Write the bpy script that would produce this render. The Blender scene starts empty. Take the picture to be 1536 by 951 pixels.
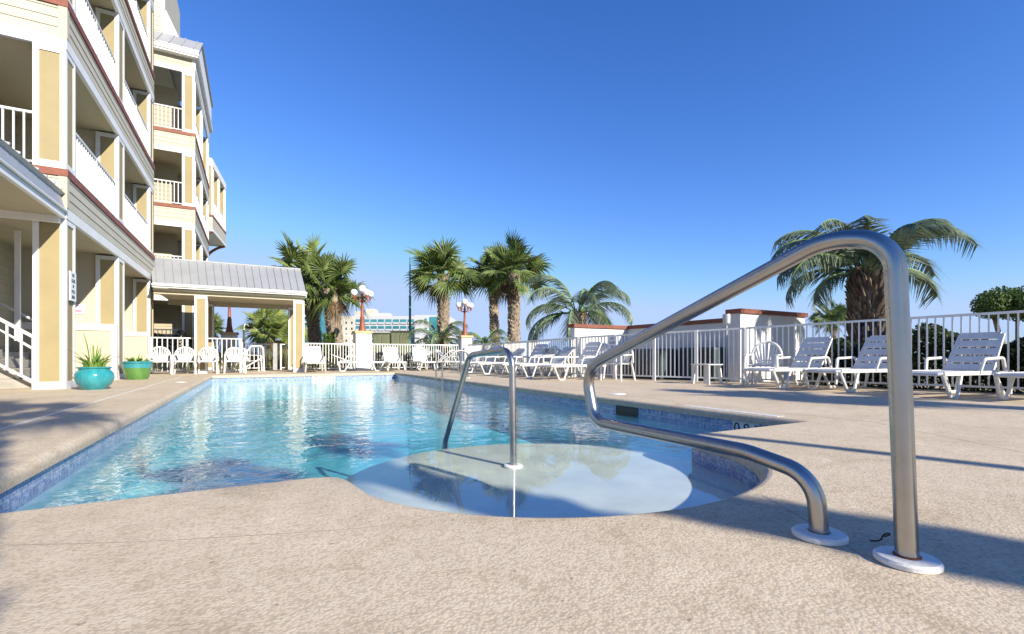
import bpy, bmesh, math, random
from mathutils import Vector, Matrix
random.seed(7)
PI = math.pi
scene = bpy.context.scene
COL = scene.collection
# ---------------------------------------------------------------- camera maths (metres; the lens is level, horizon lowered by shift)
F = 713.0; CX = 768.0; HY = 533.5; HC = 0.6
YAW = math.atan(387 / F)
FW = (math.sin(YAW), math.cos(YAW)); RT = (math.cos(YAW), -math.sin(YAW))
def ray(px):
    u = (px - CX) / F
    return (FW[0] + RT[0] * u, FW[1] + RT[1] * u)
def at(px, d):
    r = ray(px); return (r[0] * d, r[1] * d)
def zt(py, d):
    return HC + (HY - py) / F * d
def dep(x, y):
    return x * FW[0] + y * FW[1]

# ---------------------------------------------------------------- mesh helpers
class MB:
    def __init__(s): s.v = []; s.f = []; s.uv = None
    def box(s, x0, x1, y0, y1, z0, z1):
        if x0 > x1: x0, x1 = x1, x0
        if y0 > y1: y0, y1 = y1, y0
        if z0 > z1: z0, z1 = z1, z0
        n = len(s.v)
        s.v += [(x0,y0,z0),(x1,y0,z0),(x1,y1,z0),(x0,y1,z0),(x0,y0,z1),(x1,y0,z1),(x1,y1,z1),(x0,y1,z1)]
        s.f += [(n,n+3,n+2,n+1),(n+4,n+5,n+6,n+7),(n,n+1,n+5,n+4),(n+1,n+2,n+6,n+5),(n+2,n+3,n+7,n+6),(n+3,n,n+4,n+7)]
        return s
    def hexa(s, p):            # 8 points ordered like box
        n = len(s.v); s.v += [tuple(q) for q in p]
        s.f += [(n,n+3,n+2,n+1),(n+4,n+5,n+6,n+7),(n,n+1,n+5,n+4),(n+1,n+2,n+6,n+5),(n+2,n+3,n+7,n+6),(n+3,n,n+4,n+7)]
        return s
    def bar(s, a, b, w, h=None, up=(0,0,1)):   # rectangular bar from a to b, w across, h along up
        h = h or w
        a = Vector(a); b = Vector(b); d = (b - a).normalized(); up = Vector(up)
        sd = d.cross(up)
        if sd.length < 1e-4: sd = d.cross(Vector((1,0,0)))
        sd.normalize(); u2 = sd.cross(d).normalized()
        sd = sd * w / 2; u2 = u2 * h / 2
        s.hexa([a-sd-u2, a+sd-u2, b+sd-u2, b-sd-u2, a-sd+u2, a+sd+u2, b+sd+u2, b-sd+u2])
        return s
    def tube(s, pts, r, n=8, cap=True):
        pts = [Vector(p) for p in pts]
        rr = r if isinstance(r, (list, tuple)) else [r] * len(pts)
        base = len(s.v); prev = None
        for i, p in enumerate(pts):
            if i == 0: t = pts[1] - p
            elif i == len(pts) - 1: t = p - pts[i-1]
            else: t = (pts[i+1] - p).normalized() + (p - pts[i-1]).normalized()
            t.normalize()
            if prev is None:
                a = t.orthogonal().normalized()
            else:
                a = prev - t * prev.dot(t)
                if a.length < 1e-5: a = t.orthogonal()
                a.normalize()
            prev = a; b = t.cross(a)
            for k in range(n):
                q = p + (a * math.cos(2*PI*k/n) + b * math.sin(2*PI*k/n)) * rr[i]
                s.v.append(tuple(q))
        for i in range(len(pts)-1):
            for k in range(n):
                a0 = base+i*n+k; a1 = base+i*n+(k+1)%n
                s.f.append((a0, a1, a1+n, a0+n))
        if cap:
            s.f.append(tuple(base+k for k in range(n))[::-1])
            s.f.append(tuple(base+(len(pts)-1)*n+k for k in range(n)))
        return s
    def lathe(s, prof, n=24, cx=0, cy=0):     # prof list of (r,z)
        base = len(s.v)
        for r, z in prof:
            for k in range(n):
                s.v.append((cx + r*math.cos(2*PI*k/n), cy + r*math.sin(2*PI*k/n), z))
        for i in range(len(prof)-1):
            for k in range(n):
                a0 = base+i*n+k; a1 = base+i*n+(k+1)%n
                s.f.append((a0, a1, a1+n, a0+n))
        s.f.append(tuple(base+k for k in range(n))[::-1])
        s.f.append(tuple(base+(len(prof)-1)*n+k for k in range(n)))
        return s
    def sphere(s, c, r, n=16, m=10):
        prof = [(max(r*math.sin(PI*i/m), .001), c[2]-r*math.cos(PI*i/m)) for i in range(m+1)]
        return s.lathe(prof, n, c[0], c[1])
    def quad(s, a, b, c, d):
        n = len(s.v); s.v += [tuple(a), tuple(b), tuple(c), tuple(d)]; s.f.append((n,n+1,n+2,n+3)); return s
    def prism(s, poly, z0, z1):
        n = len(s.v); k = len(poly)
        s.v += [(p[0], p[1], z0) for p in poly] + [(p[0], p[1], z1) for p in poly]
        s.f.append(tuple(range(n, n+k))[::-1]); s.f.append(tuple(range(n+k, n+2*k)))
        for i in range(k):
            j = (i+1) % k
            s.f.append((n+i, n+j, n+k+j, n+k+i))
        return s
    def build(s, name, mat, parent=None, smooth=False, bevel=0, world=False):
        me = bpy.data.meshes.new(name)
        vs = s.v
        if parent is not None and world:
            l = Vector((0,0,0)); q = parent
            while q is not None: l = l + q.location; q = q.parent
            vs = [(a-l.x, b-l.y, c-l.z) for a, b, c in vs]
        me.from_pydata(vs, [], s.f)
        if smooth == 'auto':
            me.shade_smooth(); me.set_sharp_from_angle(angle=math.radians(38))
        elif smooth:
            me.shade_smooth()
        me.materials.append(mat)
        o = bpy.data.objects.new(name, me); COL.objects.link(o)
        if parent is not None: o.parent = parent
        if bevel:
            m = o.modifiers.new('bevel', 'BEVEL'); m.width = bevel; m.segments = 2; m.limit_method = 'ANGLE'
        return o
def tag(o, label=None, cat=None, group=None, kind=None):
    if label: o['label'] = label
    if cat: o['category'] = cat
    if group: o['group'] = group
    if kind: o['kind'] = kind
    return o
def thing(name, loc, label, cat, rz=0, group=None):
    o = bpy.data.objects.new(name, None); COL.objects.link(o)
    o.empty_display_size = .2
    o.location = loc; o.rotation_euler = (0, 0, rz)
    return tag(o, label, cat, group)
def dup(o, loc, rz, label, s=None):
    kids = {}
    for c in bpy.data.objects:
        if c.parent is not None: kids.setdefault(c.parent.name, []).append(c)
    def cp(a, par):
        c = a.copy(); COL.objects.link(c); c.parent = par
        for ch in kids.get(a.name, []): cp(ch, c)
        return c
    c = cp(o, None); c.location = loc; c.rotation_euler = (0, 0, rz); c['label'] = label
    if s: c.scale = s
    return c

# ---------------------------------------------------------------- materials
def nodes(name):
    m = bpy.data.materials.new(name); m.use_nodes = True
    nt = m.node_tree; b = nt.nodes['Principled BSDF']
    return m, nt, b
def mat(name, c, rough=.6, metal=0, var=.12, scale=3.0, bump=0, bscale=40, spec=.5, c2=None, stretch=None, bdist=.01):
    m, nt, b = nodes(name)
    tc = nt.nodes.new('ShaderNodeTexCoord'); n = nt.nodes.new('ShaderNodeTexNoise')
    n.inputs['Scale'].default_value = scale; n.inputs['Detail'].default_value = 5; n.inputs['Roughness'].default_value = .6
    src = tc.outputs['Object']
    if stretch:
        mp = nt.nodes.new('ShaderNodeMapping'); mp.inputs['Scale'].default_value = stretch
        nt.links.new(src, mp.inputs['Vector']); src = mp.outputs['Vector']
    nt.links.new(src, n.inputs['Vector'])
    r = nt.nodes.new('ShaderNodeValToRGB')
    lo = c2 or tuple(x*(1-var) for x in c); hi = c if c2 else tuple(min(1, x*(1+var)) for x in c)
    r.color_ramp.elements[0].color = (*lo, 1); r.color_ramp.elements[1].color = (*hi, 1)
    r.color_ramp.elements[0].position = .35; r.color_ramp.elements[1].position = .65
    nt.links.new(n.outputs['Fac'], r.inputs['Fac']); nt.links.new(r.outputs['Color'], b.inputs['Base Color'])
    b.inputs['Roughness'].default_value = rough; b.inputs['Metallic'].default_value = metal
    b.inputs['Specular IOR Level'].default_value = spec
    if bump:
        n2 = nt.nodes.new('ShaderNodeTexNoise'); n2.inputs['Scale'].default_value = bscale; n2.inputs['Detail'].default_value = 6
        nt.links.new(src, n2.inputs['Vector'])
        bp = nt.nodes.new('ShaderNodeBump'); bp.inputs['Strength'].default_value = bump; bp.inputs['Distance'].default_value = bdist
        nt.links.new(n2.outputs['Fac'], bp.inputs['Height']); nt.links.new(bp.outputs['Normal'], b.inputs['Normal'])
    return m
WHITE = mat('white_trim_paint', (.73,.73,.72), .5, var=.05, scale=2, bump=.1, bscale=30)
RAILW = mat('white_rail_paint', (.70,.70,.70), .4, var=.04, scale=4)
FENCEW = mat('weathered_white_fence_paint', (.74,.74,.72), .5, var=.07, scale=5)
TAN = mat('tan_panel_paint', (.315,.255,.132), .75, var=.06, scale=1.5, bump=.15, bscale=60)
CREAM = mat('cream_siding_paint', (.51,.455,.335), .7, var=.05, scale=1.5, bump=.1, bscale=40)
BACKW = mat('shade_darkened_cream_wall', (.40,.35,.24), .8, var=.05, scale=1.5)  # cream darkened in the colour itself to deepen shade inside the bays
SIDEG = mat('pale_lap_siding', (.47,.44,.355), .7, var=.05, scale=1.5, bump=.1, bscale=40)
SOFF = mat('cream_soffit', (.47,.41,.28), .8, var=.04, scale=1)
RUST = mat('rust_red_trim', (.22,.07,.04), .6, var=.15, scale=4)
METALR = mat('grey_standing_seam_metal', (.37,.38,.39), .45, metal=.2, var=.06, scale=1.2, bump=.05, bscale=6)
CONC = mat('grey_concrete', (.34,.32,.28), .9, var=.15, scale=3, bump=.4, bscale=50)
PLASTIC = mat('white_resin_plastic', (.68,.68,.67), .42, c2=(.58,.575,.55), scale=4)
DARK = mat('plain_near_black', (.03,.03,.03), .5)
GLASSW = mat('dark_window_glass', (.03,.045,.05), .08, var=.3, spec=.8)
CLOUT = mat('louvre_dark_teal', (.03,.06,.065), .5, var=.2, scale=2)

def steel_mat():
    m, nt, b = nodes('brushed_stainless_steel')
    tc = nt.nodes.new('ShaderNodeTexCoord'); n = nt.nodes.new('ShaderNodeTexNoise')
    n.inputs['Scale'].default_value = 14; n.inputs['Detail'].default_value = 6
    nt.links.new(tc.outputs['Object'], n.inputs['Vector'])
    r = nt.nodes.new('ShaderNodeMapRange'); r.inputs['To Min'].default_value = .22; r.inputs['To Max'].default_value = .36
    nt.links.new(n.outputs['Fac'], r.inputs['Value']); nt.links.new(r.outputs['Result'], b.inputs['Roughness'])
    w = nt.nodes.new('ShaderNodeTexNoise'); w.inputs['Scale'].default_value = 60
    nt.links.new(tc.outputs['Object'], w.inputs['Vector'])
    cr = nt.nodes.new('ShaderNodeValToRGB')
    cr.color_ramp.elements[0].color = (.36,.34,.31,1); cr.color_ramp.elements[1].color = (.50,.48,.45,1)
    nt.links.new(n.outputs['Fac'], cr.inputs['Fac']); nt.links.new(cr.outputs['Color'], b.inputs['Base Color'])
    bp = nt.nodes.new('ShaderNodeBump'); bp.inputs['Strength'].default_value = .08; bp.inputs['Distance'].default_value = .002
    nt.links.new(w.outputs['Fac'], bp.inputs['Height']); nt.links.new(bp.outputs['Normal'], b.inputs['Normal'])
    b.inputs['Metallic'].default_value = 1
    return m
STEEL = steel_mat()

def deck_mat(name, tint=(1,1,1), edge=False):
    m, nt, b = nodes(name)
    L = nt.links.new
    tc = nt.nodes.new('ShaderNodeNewGeometry'); src = tc.outputs['Position']
    def noise(sc, det=5, ro=.6, dist=0):
        n = nt.nodes.new('ShaderNodeTexNoise'); n.inputs['Scale'].default_value = sc
        n.inputs['Detail'].default_value = det; n.inputs['Roughness'].default_value = ro; n.inputs['Distortion'].default_value = dist
        L(src, n.inputs['Vector']); return n.outputs['Fac']
    def ramp(f, a, bb, p0, p1):
        r = nt.nodes.new('ShaderNodeValToRGB'); r.color_ramp.elements[0].position = p0; r.color_ramp.elements[1].position = p1
        r.color_ramp.elements[0].color = (*a, 1); r.color_ramp.elements[1].color = (*bb, 1); L(f, r.inputs['Fac']); return r.outputs['Color']
    def mul(c1, c2, f=1):
        x = nt.nodes.new('ShaderNodeMix'); x.data_type = 'RGBA'; x.blend_type = 'MULTIPLY'; x.inputs[0].default_value = f
        L(c1, x.inputs[6]); L(c2, x.inputs[7]); return x.outputs[2]
    big = ramp(noise(.9, 6), tuple(a*t for a, t in zip((.555,.462,.335), tint)), tuple(a*t for a, t in zip((.66,.557,.415), tint)), .3, .7)
    mid = ramp(noise(7, 5, .7), (.90,.89,.88), (1.0,1.0,1.0), .35, .6)
    vo = nt.nodes.new('ShaderNodeTexVoronoi'); vo.inputs['Scale'].default_value = 105; vo.inputs['Randomness'].default_value = 1
    L(src, vo.inputs['Vector'])
    msk = noise(38, 4, .7)
    iv = nt.nodes.new('ShaderNodeMath'); iv.operation = 'MULTIPLY_ADD'; iv.inputs[1].default_value = -.55; L(vo.outputs['Distance'], iv.inputs[0]); L(msk, iv.inputs[2])
    grains = iv.outputs[0]
    fine = ramp(grains, (.79,.765,.74), (1,1,1), .05, .28)
    stain = ramp(noise(2.3, 7, .72, 1.2), (.84,.81,.77), (1,1,1), .30, .47)
    worn = ramp(noise(4.1, 6, .7, .5), (1,1,1), (1.10,1.11,1.12), .60, .66)
    specks = ramp(noise(34, 2, .5), (.62,.58,.54), (1,1,1), .26, .30)
    c = mul(mul(mul(mul(mul(big, mid), fine), stain), worn), specks)
    L(c, b.inputs['Base Color'])
    b.inputs['Roughness'].default_value = .85; b.inputs['Specular IOR Level'].default_value = .3
    # knock-down texture: splats with flat tops, plus grit
    hr = nt.nodes.new('ShaderNodeMapRange'); hr.inputs['From Min'].default_value = .05; hr.inputs['From Max'].default_value = .42
    L(grains, hr.inputs['Value'])
    g2 = noise(260, 2)
    ad = nt.nodes.new('ShaderNodeMath'); ad.operation = 'MULTIPLY_ADD'; ad.inputs[1].default_value = .35
    L(g2, ad.inputs[0]); L(hr.outputs['Result'], ad.inputs[2])
    bp = nt.nodes.new('ShaderNodeBump'); bp.inputs['Strength'].default_value = .36; bp.inputs['Distance'].default_value = .0024
    L(ad.outputs[0], bp.inputs['Height']); L(bp.outputs['Normal'], b.inputs['Normal'])
    return m
DECK = deck_mat('tan_textured_pool_deck')
COPE = deck_mat('pale_rounded_pool_coping', (.98,1.0,1.02))

def tile_mat():
    m, nt, b = nodes('blue_mottled_waterline_tile')
    L = nt.links.new
    uv = nt.nodes.new('ShaderNodeUVMap'); uv.uv_map = 'UVMap'
    br = nt.nodes.new('ShaderNodeTexBrick'); br.offset = 0; br.inputs['Scale'].default_value = 1
    br.inputs['Brick Width'].default_value = .152; br.inputs['Row Height'].default_value = .152
    br.inputs['Mortar Size'].default_value = .0035; br.inputs['Mortar'].default_value = (.55,.58,.58,1)
    br.inputs['Color1'].default_value = (.16,.22,.42,1); br.inputs['Color2'].default_value = (.24,.32,.54,1)
    L(uv.outputs['UV'], br.inputs['Vector'])
    n = nt.nodes.new('ShaderNodeTexNoise'); n.inputs['Scale'].default_value = 26; n.inputs['Detail'].default_value = 4; n.inputs['Distortion'].default_value = 1.5
    L(uv.outputs['UV'], n.inputs['Vector'])
    r = nt.nodes.new('ShaderNodeValToRGB'); r.color_ramp.elements[0].position = .42; r.color_ramp.elements[1].position = .62
    r.color_ramp.elements[0].color = (.12,.17,.36,1); r.color_ramp.elements[1].color = (.62,.70,.80,1)
    L(n.outputs['Fac'], r.inputs['Fac'])
    mx = nt.nodes.new('ShaderNodeMix'); mx.data_type = 'RGBA'; mx.inputs[0].default_value = .5
    L(br.outputs['Color'], mx.inputs[6]); L(r.outputs['Color'], mx.inputs[7])
    L(mx.outputs[2], b.inputs['Base Color']); b.inputs['Roughness'].default_value = .15
    return m
TILE = tile_mat()
PLASTER = mat('pale_blue_pool_plaster', (.50,.72,.78), .8, c2=(.36,.60,.70), scale=2.2)
SHELF = mat('pale_grey_pool_plaster', (.72,.74,.64), .8, c2=(.58,.61,.53), scale=2.6)

def water_mat():
    m = bpy.data.materials.new('pool_water'); m.use_nodes = True
    nt = m.node_tree; nt.nodes.clear(); L = nt.links.new
    out = nt.nodes.new('ShaderNodeOutputMaterial')
    geo = nt.nodes.new('ShaderNodeNewGeometry')
    def noise(sc, strx, stry, det=3, dist=0):
        mp = nt.nodes.new('ShaderNodeMapping'); mp.inputs['Scale'].default_value = (strx, stry, 1)
        mp.inputs['Rotation'].default_value = (0, 0, .5)
        L(geo.outputs['Position'], mp.inputs['Vector'])
        n = nt.nodes.new('ShaderNodeTexNoise'); n.inputs['Scale'].default_value = sc; n.inputs['Detail'].default_value = det
        n.inputs['Distortion'].default_value = dist
        L(mp.outputs['Vector'], n.inputs['Vector']); return n.outputs['Fac']
    a = noise(3.2, 1, 1, 3, .6); b2 = noise(11, 1, 1.3, 2, .3)
    ad = nt.nodes.new('ShaderNodeMath'); ad.operation = 'MULTIPLY_ADD'; ad.inputs[1].default_value = .22
    L(b2, ad.inputs[0]); L(a, ad.inputs[2])
    # ripples die out over the shallow round shelf, as they do in still thin water
    dist = nt.nodes.new('ShaderNodeVectorMath'); dist.operation = 'DISTANCE'; dist.inputs[1].default_value = (1.65, 2.4, -.19)
    L(geo.outputs['Position'], dist.inputs[0])
    mr = nt.nodes.new('ShaderNodeMapRange'); mr.inputs['From Min'].default_value = 1.25; mr.inputs['From Max'].default_value = 2.3
    mr.inputs['To Min'].default_value = .05; mr.inputs['To Max'].default_value = 1
    L(dist.outputs['Value'], mr.inputs['Value'])
    pr = nt.nodes.new('ShaderNodeMath'); pr.operation = 'MULTIPLY'; L(ad.outputs[0], pr.inputs[0]); L(mr.outputs['Result'], pr.inputs[1])
    bp = nt.nodes.new('ShaderNodeBump'); bp.inputs['Strength'].default_value = 1; bp.inputs['Distance'].default_value = .015
    L(pr.outputs[0], bp.inputs['Height'])
    # Schlick reflectance, the same from above and below
    dt = nt.nodes.new('ShaderNodeVectorMath'); dt.operation = 'DOT_PRODUCT'; L(bp.outputs['Normal'], dt.inputs[0]); L(geo.outputs['Incoming'], dt.inputs[1])
    def mth(op, a, b_=None):
        q = nt.nodes.new('ShaderNodeMath'); q.operation = op
        for i, v in enumerate((a, b_)):
            if v is None: continue
            if isinstance(v, (int, float)): q.inputs[i].default_value = v
            else: L(v, q.inputs[i])
        return q.outputs[0]
    ab = mth('ABSOLUTE', dt.outputs['Value']); om = mth('SUBTRACT', 1.0, ab); mx_ = mth('MAXIMUM', om, 0.0); p5 = mth('POWER', mx_, 5.0)
    fr = nt.nodes.new('ShaderNodeMath'); fr.operation = 'MULTIPLY_ADD'; fr.inputs[1].default_value = .97; fr.inputs[2].default_value = .02; L(p5, fr.inputs[0])
    gl = nt.nodes.new('ShaderNodeBsdfGlossy'); gl.inputs['Roughness'].default_value = .0; gl.inputs['Color'].default_value = (1,1,1,1)
    L(bp.outputs['Normal'], gl.inputs['Normal'])
    tr = nt.nodes.new('ShaderNodeBsdfTransparent'); tr.inputs['Color'].default_value = (.97,1,1,1)
    rf = nt.nodes.new('ShaderNodeBsdfRefraction'); rf.inputs['IOR'].default_value = 1.33; rf.inputs['Roughness'].default_value = 0
    L(bp.outputs['Normal'], rf.inputs['Normal'])
    m1 = nt.nodes.new('ShaderNodeMixShader'); m1.inputs[0].default_value = .15; L(tr.outputs[0], m1.inputs[1]); L(rf.outputs[0], m1.inputs[2])
    m2 = nt.nodes.new('ShaderNodeMixShader'); L(fr.outputs[0], m2.inputs[0]); L(m1.outputs[0], m2.inputs[1]); L(gl.outputs[0], m2.inputs[2])
    L(m2.outputs[0], out.inputs['Surface'])
    va = nt.nodes.new('ShaderNodeVolumeAbsorption'); va.inputs['Color'].default_value = (.28,.88,.92,1); va.inputs['Density'].default_value = .42
    L(va.outputs[0], out.inputs['Volume'])
    return m
WATER = water_mat()

# ---------------------------------------------------------------- world, sun, camera
SAZ = math.radians(108); SEL = math.radians(26)
trav = Vector((math.cos(SAZ)*math.cos(SEL), math.sin(SAZ)*math.cos(SEL), -math.sin(SEL)))
w = bpy.data.worlds.new('World'); scene.world = w; w.use_nodes = True
nt = w.node_tree; bg = nt.nodes['Background']
sky = nt.nodes.new('ShaderNodeTexSky'); sky.sky_type = 'NISHITA'; sky.sun_disc = False
sky.sun_elevation = SEL
to_sun = -trav
sky.sun_rotation = math.atan2(to_sun.x, to_sun.y)
sky.air_density = 1.1; sky.dust_density = .15; sky.ozone_density = 3.2; sky.altitude = 0
hs = nt.nodes.new('ShaderNodeMix'); hs.data_type = 'RGBA'; hs.blend_type = 'MULTIPLY'; hs.inputs[0].default_value = 1; hs.inputs[7].default_value = (.82,.875,1.34,1)
nt.links.new(sky.outputs[0], hs.inputs[6])
sep = nt.nodes.new('ShaderNodeSeparateColor'); cmb = nt.nodes.new('ShaderNodeCombineColor'); nt.links.new(hs.outputs[2], sep.inputs[0])
for i, (k_, p_) in enumerate(((1.26,1.48),(1.04,1.20),(.93,1.05))):      # clear deep autumn sky: steeper falloff of red and green
    q = None
    for op, v in (('MULTIPLY', .1766), ('POWER', p_), ('MULTIPLY', k_/.1766)):
        nd = nt.nodes.new('ShaderNodeMath'); nd.operation = op; nd.inputs[1].default_value = v
        nt.links.new(sep.outputs[i] if q is None else q.outputs[0], nd.inputs[0]); q = nd
    nd = nt.nodes.new('ShaderNodeMath'); nd.operation = 'SMOOTH_MIN'; nd.inputs[1].default_value = (.50,.67,1.02)[i]/.1766; nd.inputs[2].default_value = .8
    nt.links.new(q.outputs[0], nd.inputs[0]); q = nd
    nt.links.new(q.outputs[0], cmb.inputs[i])
nt.links.new(cmb.outputs[0], bg.inputs['Color'])
bg.inputs['Strength'].default_value = .105
sl = bpy.data.lights.new('sun', 'SUN'); sl.energy = 5.0; sl.angle = math.radians(.53); sl.color = (1, .92, .78)
so = bpy.data.objects.new('sun', sl); COL.objects.link(so); so.rotation_euler = trav.to_track_quat('-Z', 'Y').to_euler(); so.location = (10,-20,15)
cam = bpy.data.cameras.new('camera'); co = bpy.data.objects.new('camera', cam); COL.objects.link(co); scene.camera = co
cam.sensor_width = 36; cam.lens = 36 * F / 1536; cam.shift_y = (HY - 475.5) / 1536; cam.clip_start = .05; cam.clip_end = 3000
co.location = (0, 0, HC); co.rotation_euler = (PI/2, 0, -YAW)
scene.view_settings.view_transform = 'Standard'; scene.view_settings.look = 'None'; scene.view_settings.gamma = 1
scene.view_settings.exposure = .75
scene.cycles.use_denoising = True; scene.cycles.max_bounces = 10; scene.cycles.transparent_max_bounces = 16
scene.cycles.caustics_refractive = False; scene.cycles.caustics_reflective = False
scene.cycles.sample_clamp_indirect = 6

# ---------------------------------------------------------------- pool outline
WZ = -.195
def pool_outline():
    p = [(-1.10, 2.57), (-.4, 2.57), (.18, 2.57)]
    p += [(.27,2.565), (.345,2.545), (.395,2.50), (.425,2.42)]
    cx, cy, rx, ry = 1.62, 2.40, 1.195, 1.04
    for i in range(4, 45):
        a = PI + PI*i/48
        p.append((cx + rx*math.cos(a), cy + ry*math.sin(a)))
    p += [(2.825,2.40), (2.85,2.48), (2.90,2.54), (2.97,2.57), (3.5,2.57), (4.42, 2.57)]
    for k in range(1, 15): p.append((4.42, 2.57 + 14.38*k/14))
    for k in range(1, 6): p.append((4.42 - 5.52*k/5, 16.95))
    for k in range(1, 14): p.append((-1.10, 16.95 - 14.38*k/14))
    return p
OUT = pool_outline()
def offset(path, d):          # positive d = outwards (away from the water); path is CCW
    n = len(path); r = []
    for i in range(n):
        a = Vector(path[i-1]); b = Vector(path[i]); c = Vector(path[(i+1) % n])
        t1 = (b-a).normalized(); t2 = (c-b).normalized()
        n1 = Vector((t1.y, -t1.x)); n2 = Vector((t2.y, -t2.x))
        m = (n1 + n2); m = m / max(m.dot(n1), .35) if m.length > 1e-6 else n1
        q = b + m * d / 1.0
        r.append((q.x, q.y))
    return r
def loft(rings, mat_, name, kind='structure', smooth='auto', uv=False):
    n = len(rings[0]); v = []; f = []
    for r in rings: v += r
    for i in range(len(rings)-1):
        for k in range(n):
            j = (k+1) % n
            f.append((i*n+k, i*n+j, (i+1)*n+j, (i+1)*n+k))
    me = bpy.data.meshes.new(name); me.from_pydata(v, [], f)
    if uv:
        L = [0]
        for k in range(n):
            a = Vector(rings[0][k]); b = Vector(rings[0][(k+1) % n]); L.append(L[-1] + (b-a).length)
        uvl = me.uv_layers.new(name='UVMap')
        fi = 0
        for i in range(len(rings)-1):
            for k in range(n):
                z0 = rings[i][k][2]; z1 = rings[i+1][k][2]
                vals = [(L[k], z0), (L[k+1], z0), (L[k+1], z1), (L[k], z1)]
                for q in range(4): uvl.data[fi*4+q].uv = vals[q]
                fi += 1
    if smooth == 'auto':
        me.shade_smooth(); me.set_sharp_from_angle(angle=math.radians(50))
    me.materials.append(mat_)
    o = bpy.data.objects.new(name, me); COL.objects.link(o)
    if kind: o['kind'] = kind
    return o
def ring(off, z):
    return [(x, y, z) for x, y in offset(OUT, off)]
R_ = .055
rings = [ring(R_, 0)]
for i in range(1, 7):
    a = PI/2*i/6; rings.append(ring(R_*(1-math.sin(a)), -R_*(1-math.cos(a))))
rings += [ring(0, -.082), ring(.03, -.086)]
loft(rings, COPE, 'pool_coping')
loft([ring(.028, -.08), ring(.028, -.232)], TILE, 'waterline_tile_band', smooth=None, uv=True)
loft([ring(.030, -.225), ring(.030, -1.1)], PLASTER, 'pool_wall', smooth=None)
MB().box(-1.3,4.6,1.2,17.1,-.95,-.80).build('pool_floor', PLASTER)['kind'] = 'structure'
# deck with the pool cut out
def deck():
    bm = bmesh.new()
    outer = [(-14,-9),(13,-9),(13,22.6),(-14,22.6)]
    vo = [bm.verts.new((x,y,0)) for x, y in outer]
    vi = [bm.verts.new((x,y,0)) for x, y in offset(OUT, R_)]
    es = [bm.edges.new((vo[i], vo[(i+1)%4])) for i in range(4)] + [bm.edges.new((vi[i], vi[(i+1)%len(vi)])) for i in range(len(vi))]
    bmesh.ops.triangle_fill(bm, use_beauty=True, use_dissolve=False, edges=es)
    bmesh.ops.recalc_face_normals(bm, faces=bm.faces)
    if sum(f.normal.z for f in bm.faces) < 0: bmesh.ops.reverse_faces(bm, faces=bm.faces)
    me = bpy.data.meshes.new('pool_deck'); bm.to_mesh(me); bm.free(); me.materials.append(DECK)
    o = bpy.data.objects.new('pool_deck', me); COL.objects.link(o); o['kind'] = 'structure'
deck()
# round entry shelf and the step below it
def disc(cx, cy, r, z0, z1, n=72):
    return MB().prism([(cx+r*math.cos(2*PI*k/n), cy+r*math.sin(2*PI*k/n)) for k in range(n)], z0, z1)
o = disc(1.65, 2.58, 1.31, -1.0, -.207).build('round_entry_shelf', SHELF); tag(o, kind='structure')
o = disc(1.65, 2.58, 1.66, -1.0, -.40).build('round_pool_step', PLASTER); tag(o, kind='structure')
o = disc(1.65, 2.58, 2.02, -1.0, -.62).build('round_pool_step', PLASTER); tag(o, kind='structure')
EDGET = mat('dark_blue_step_tile', (.02,.05,.14), .3)
def arc_strip(r, z, w_, a0, a1, name):
    m = MB(); n = 40
    for i in range(n):
        a = a0+(a1-a0)*i/n; b = a0+(a1-a0)*(i+.85)/n
        P = lambda rr, t: (1.65+rr*math.cos(t), 2.58+rr*math.sin(t), z)
        m.quad(P(r-w_, a), P(r, a), P(r, b), P(r-w_, b))
    o = m.build(name, EDGET); o['kind'] = 'structure'
arc_strip(1.655, -.396, .05, .0, PI, 'step_edge_tile')
arc_strip(2.015, -.616, .05, .0, PI, 'step_edge_tile')
# water body
po = offset(OUT, .06)
me = bpy.data.meshes.new('pool_water'); n = len(po)
me.from_pydata([(x,y,WZ) for x,y in po] + [(x,y,-1.3) for x,y in po], [], [tuple(range(n)), tuple(range(n,2*n))[::-1]] + [(i, n+i, n+(i+1)%n, (i+1)%n) for i in range(n)])
me.materials.append(WATER); o = bpy.data.objects.new('pool_water', me); COL.objects.link(o); o['kind'] = 'structure'

# far ground
GROUND = mat('sandy_ground', (.42,.38,.28), .95, c2=(.16,.17,.08), scale=.4, bump=.3, bscale=8)
o = MB().quad((-1500,-1500,-.35),(1500,-1500,-.35),(1500,1500,-.35),(-1500,1500,-.35))
# keep the ground sheet out of the pool pit: ring of four sheets
g = MB()
g.quad((-1500,-1500,-.03),(1500,-1500,-.03),(1500,-8.9,-.03),(-1500,-8.9,-.03))
g.quad((-1500,22.5,-.03),(1500,22.5,-.03),(1500,1500,-.03),(-1500,1500,-.03))
g.quad((-1500,-8.9,-.03),(-13.9,-8.9,-.03),(-13.9,22.5,-.03),(-1500,22.5,-.03))
g.quad((12.9,-8.9,-.03),(1500,-8.9,-.03),(1500,22.5,-.03),(12.9,22.5,-.03))
g.build('ground', GROUND)['kind'] = 'structure'

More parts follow.
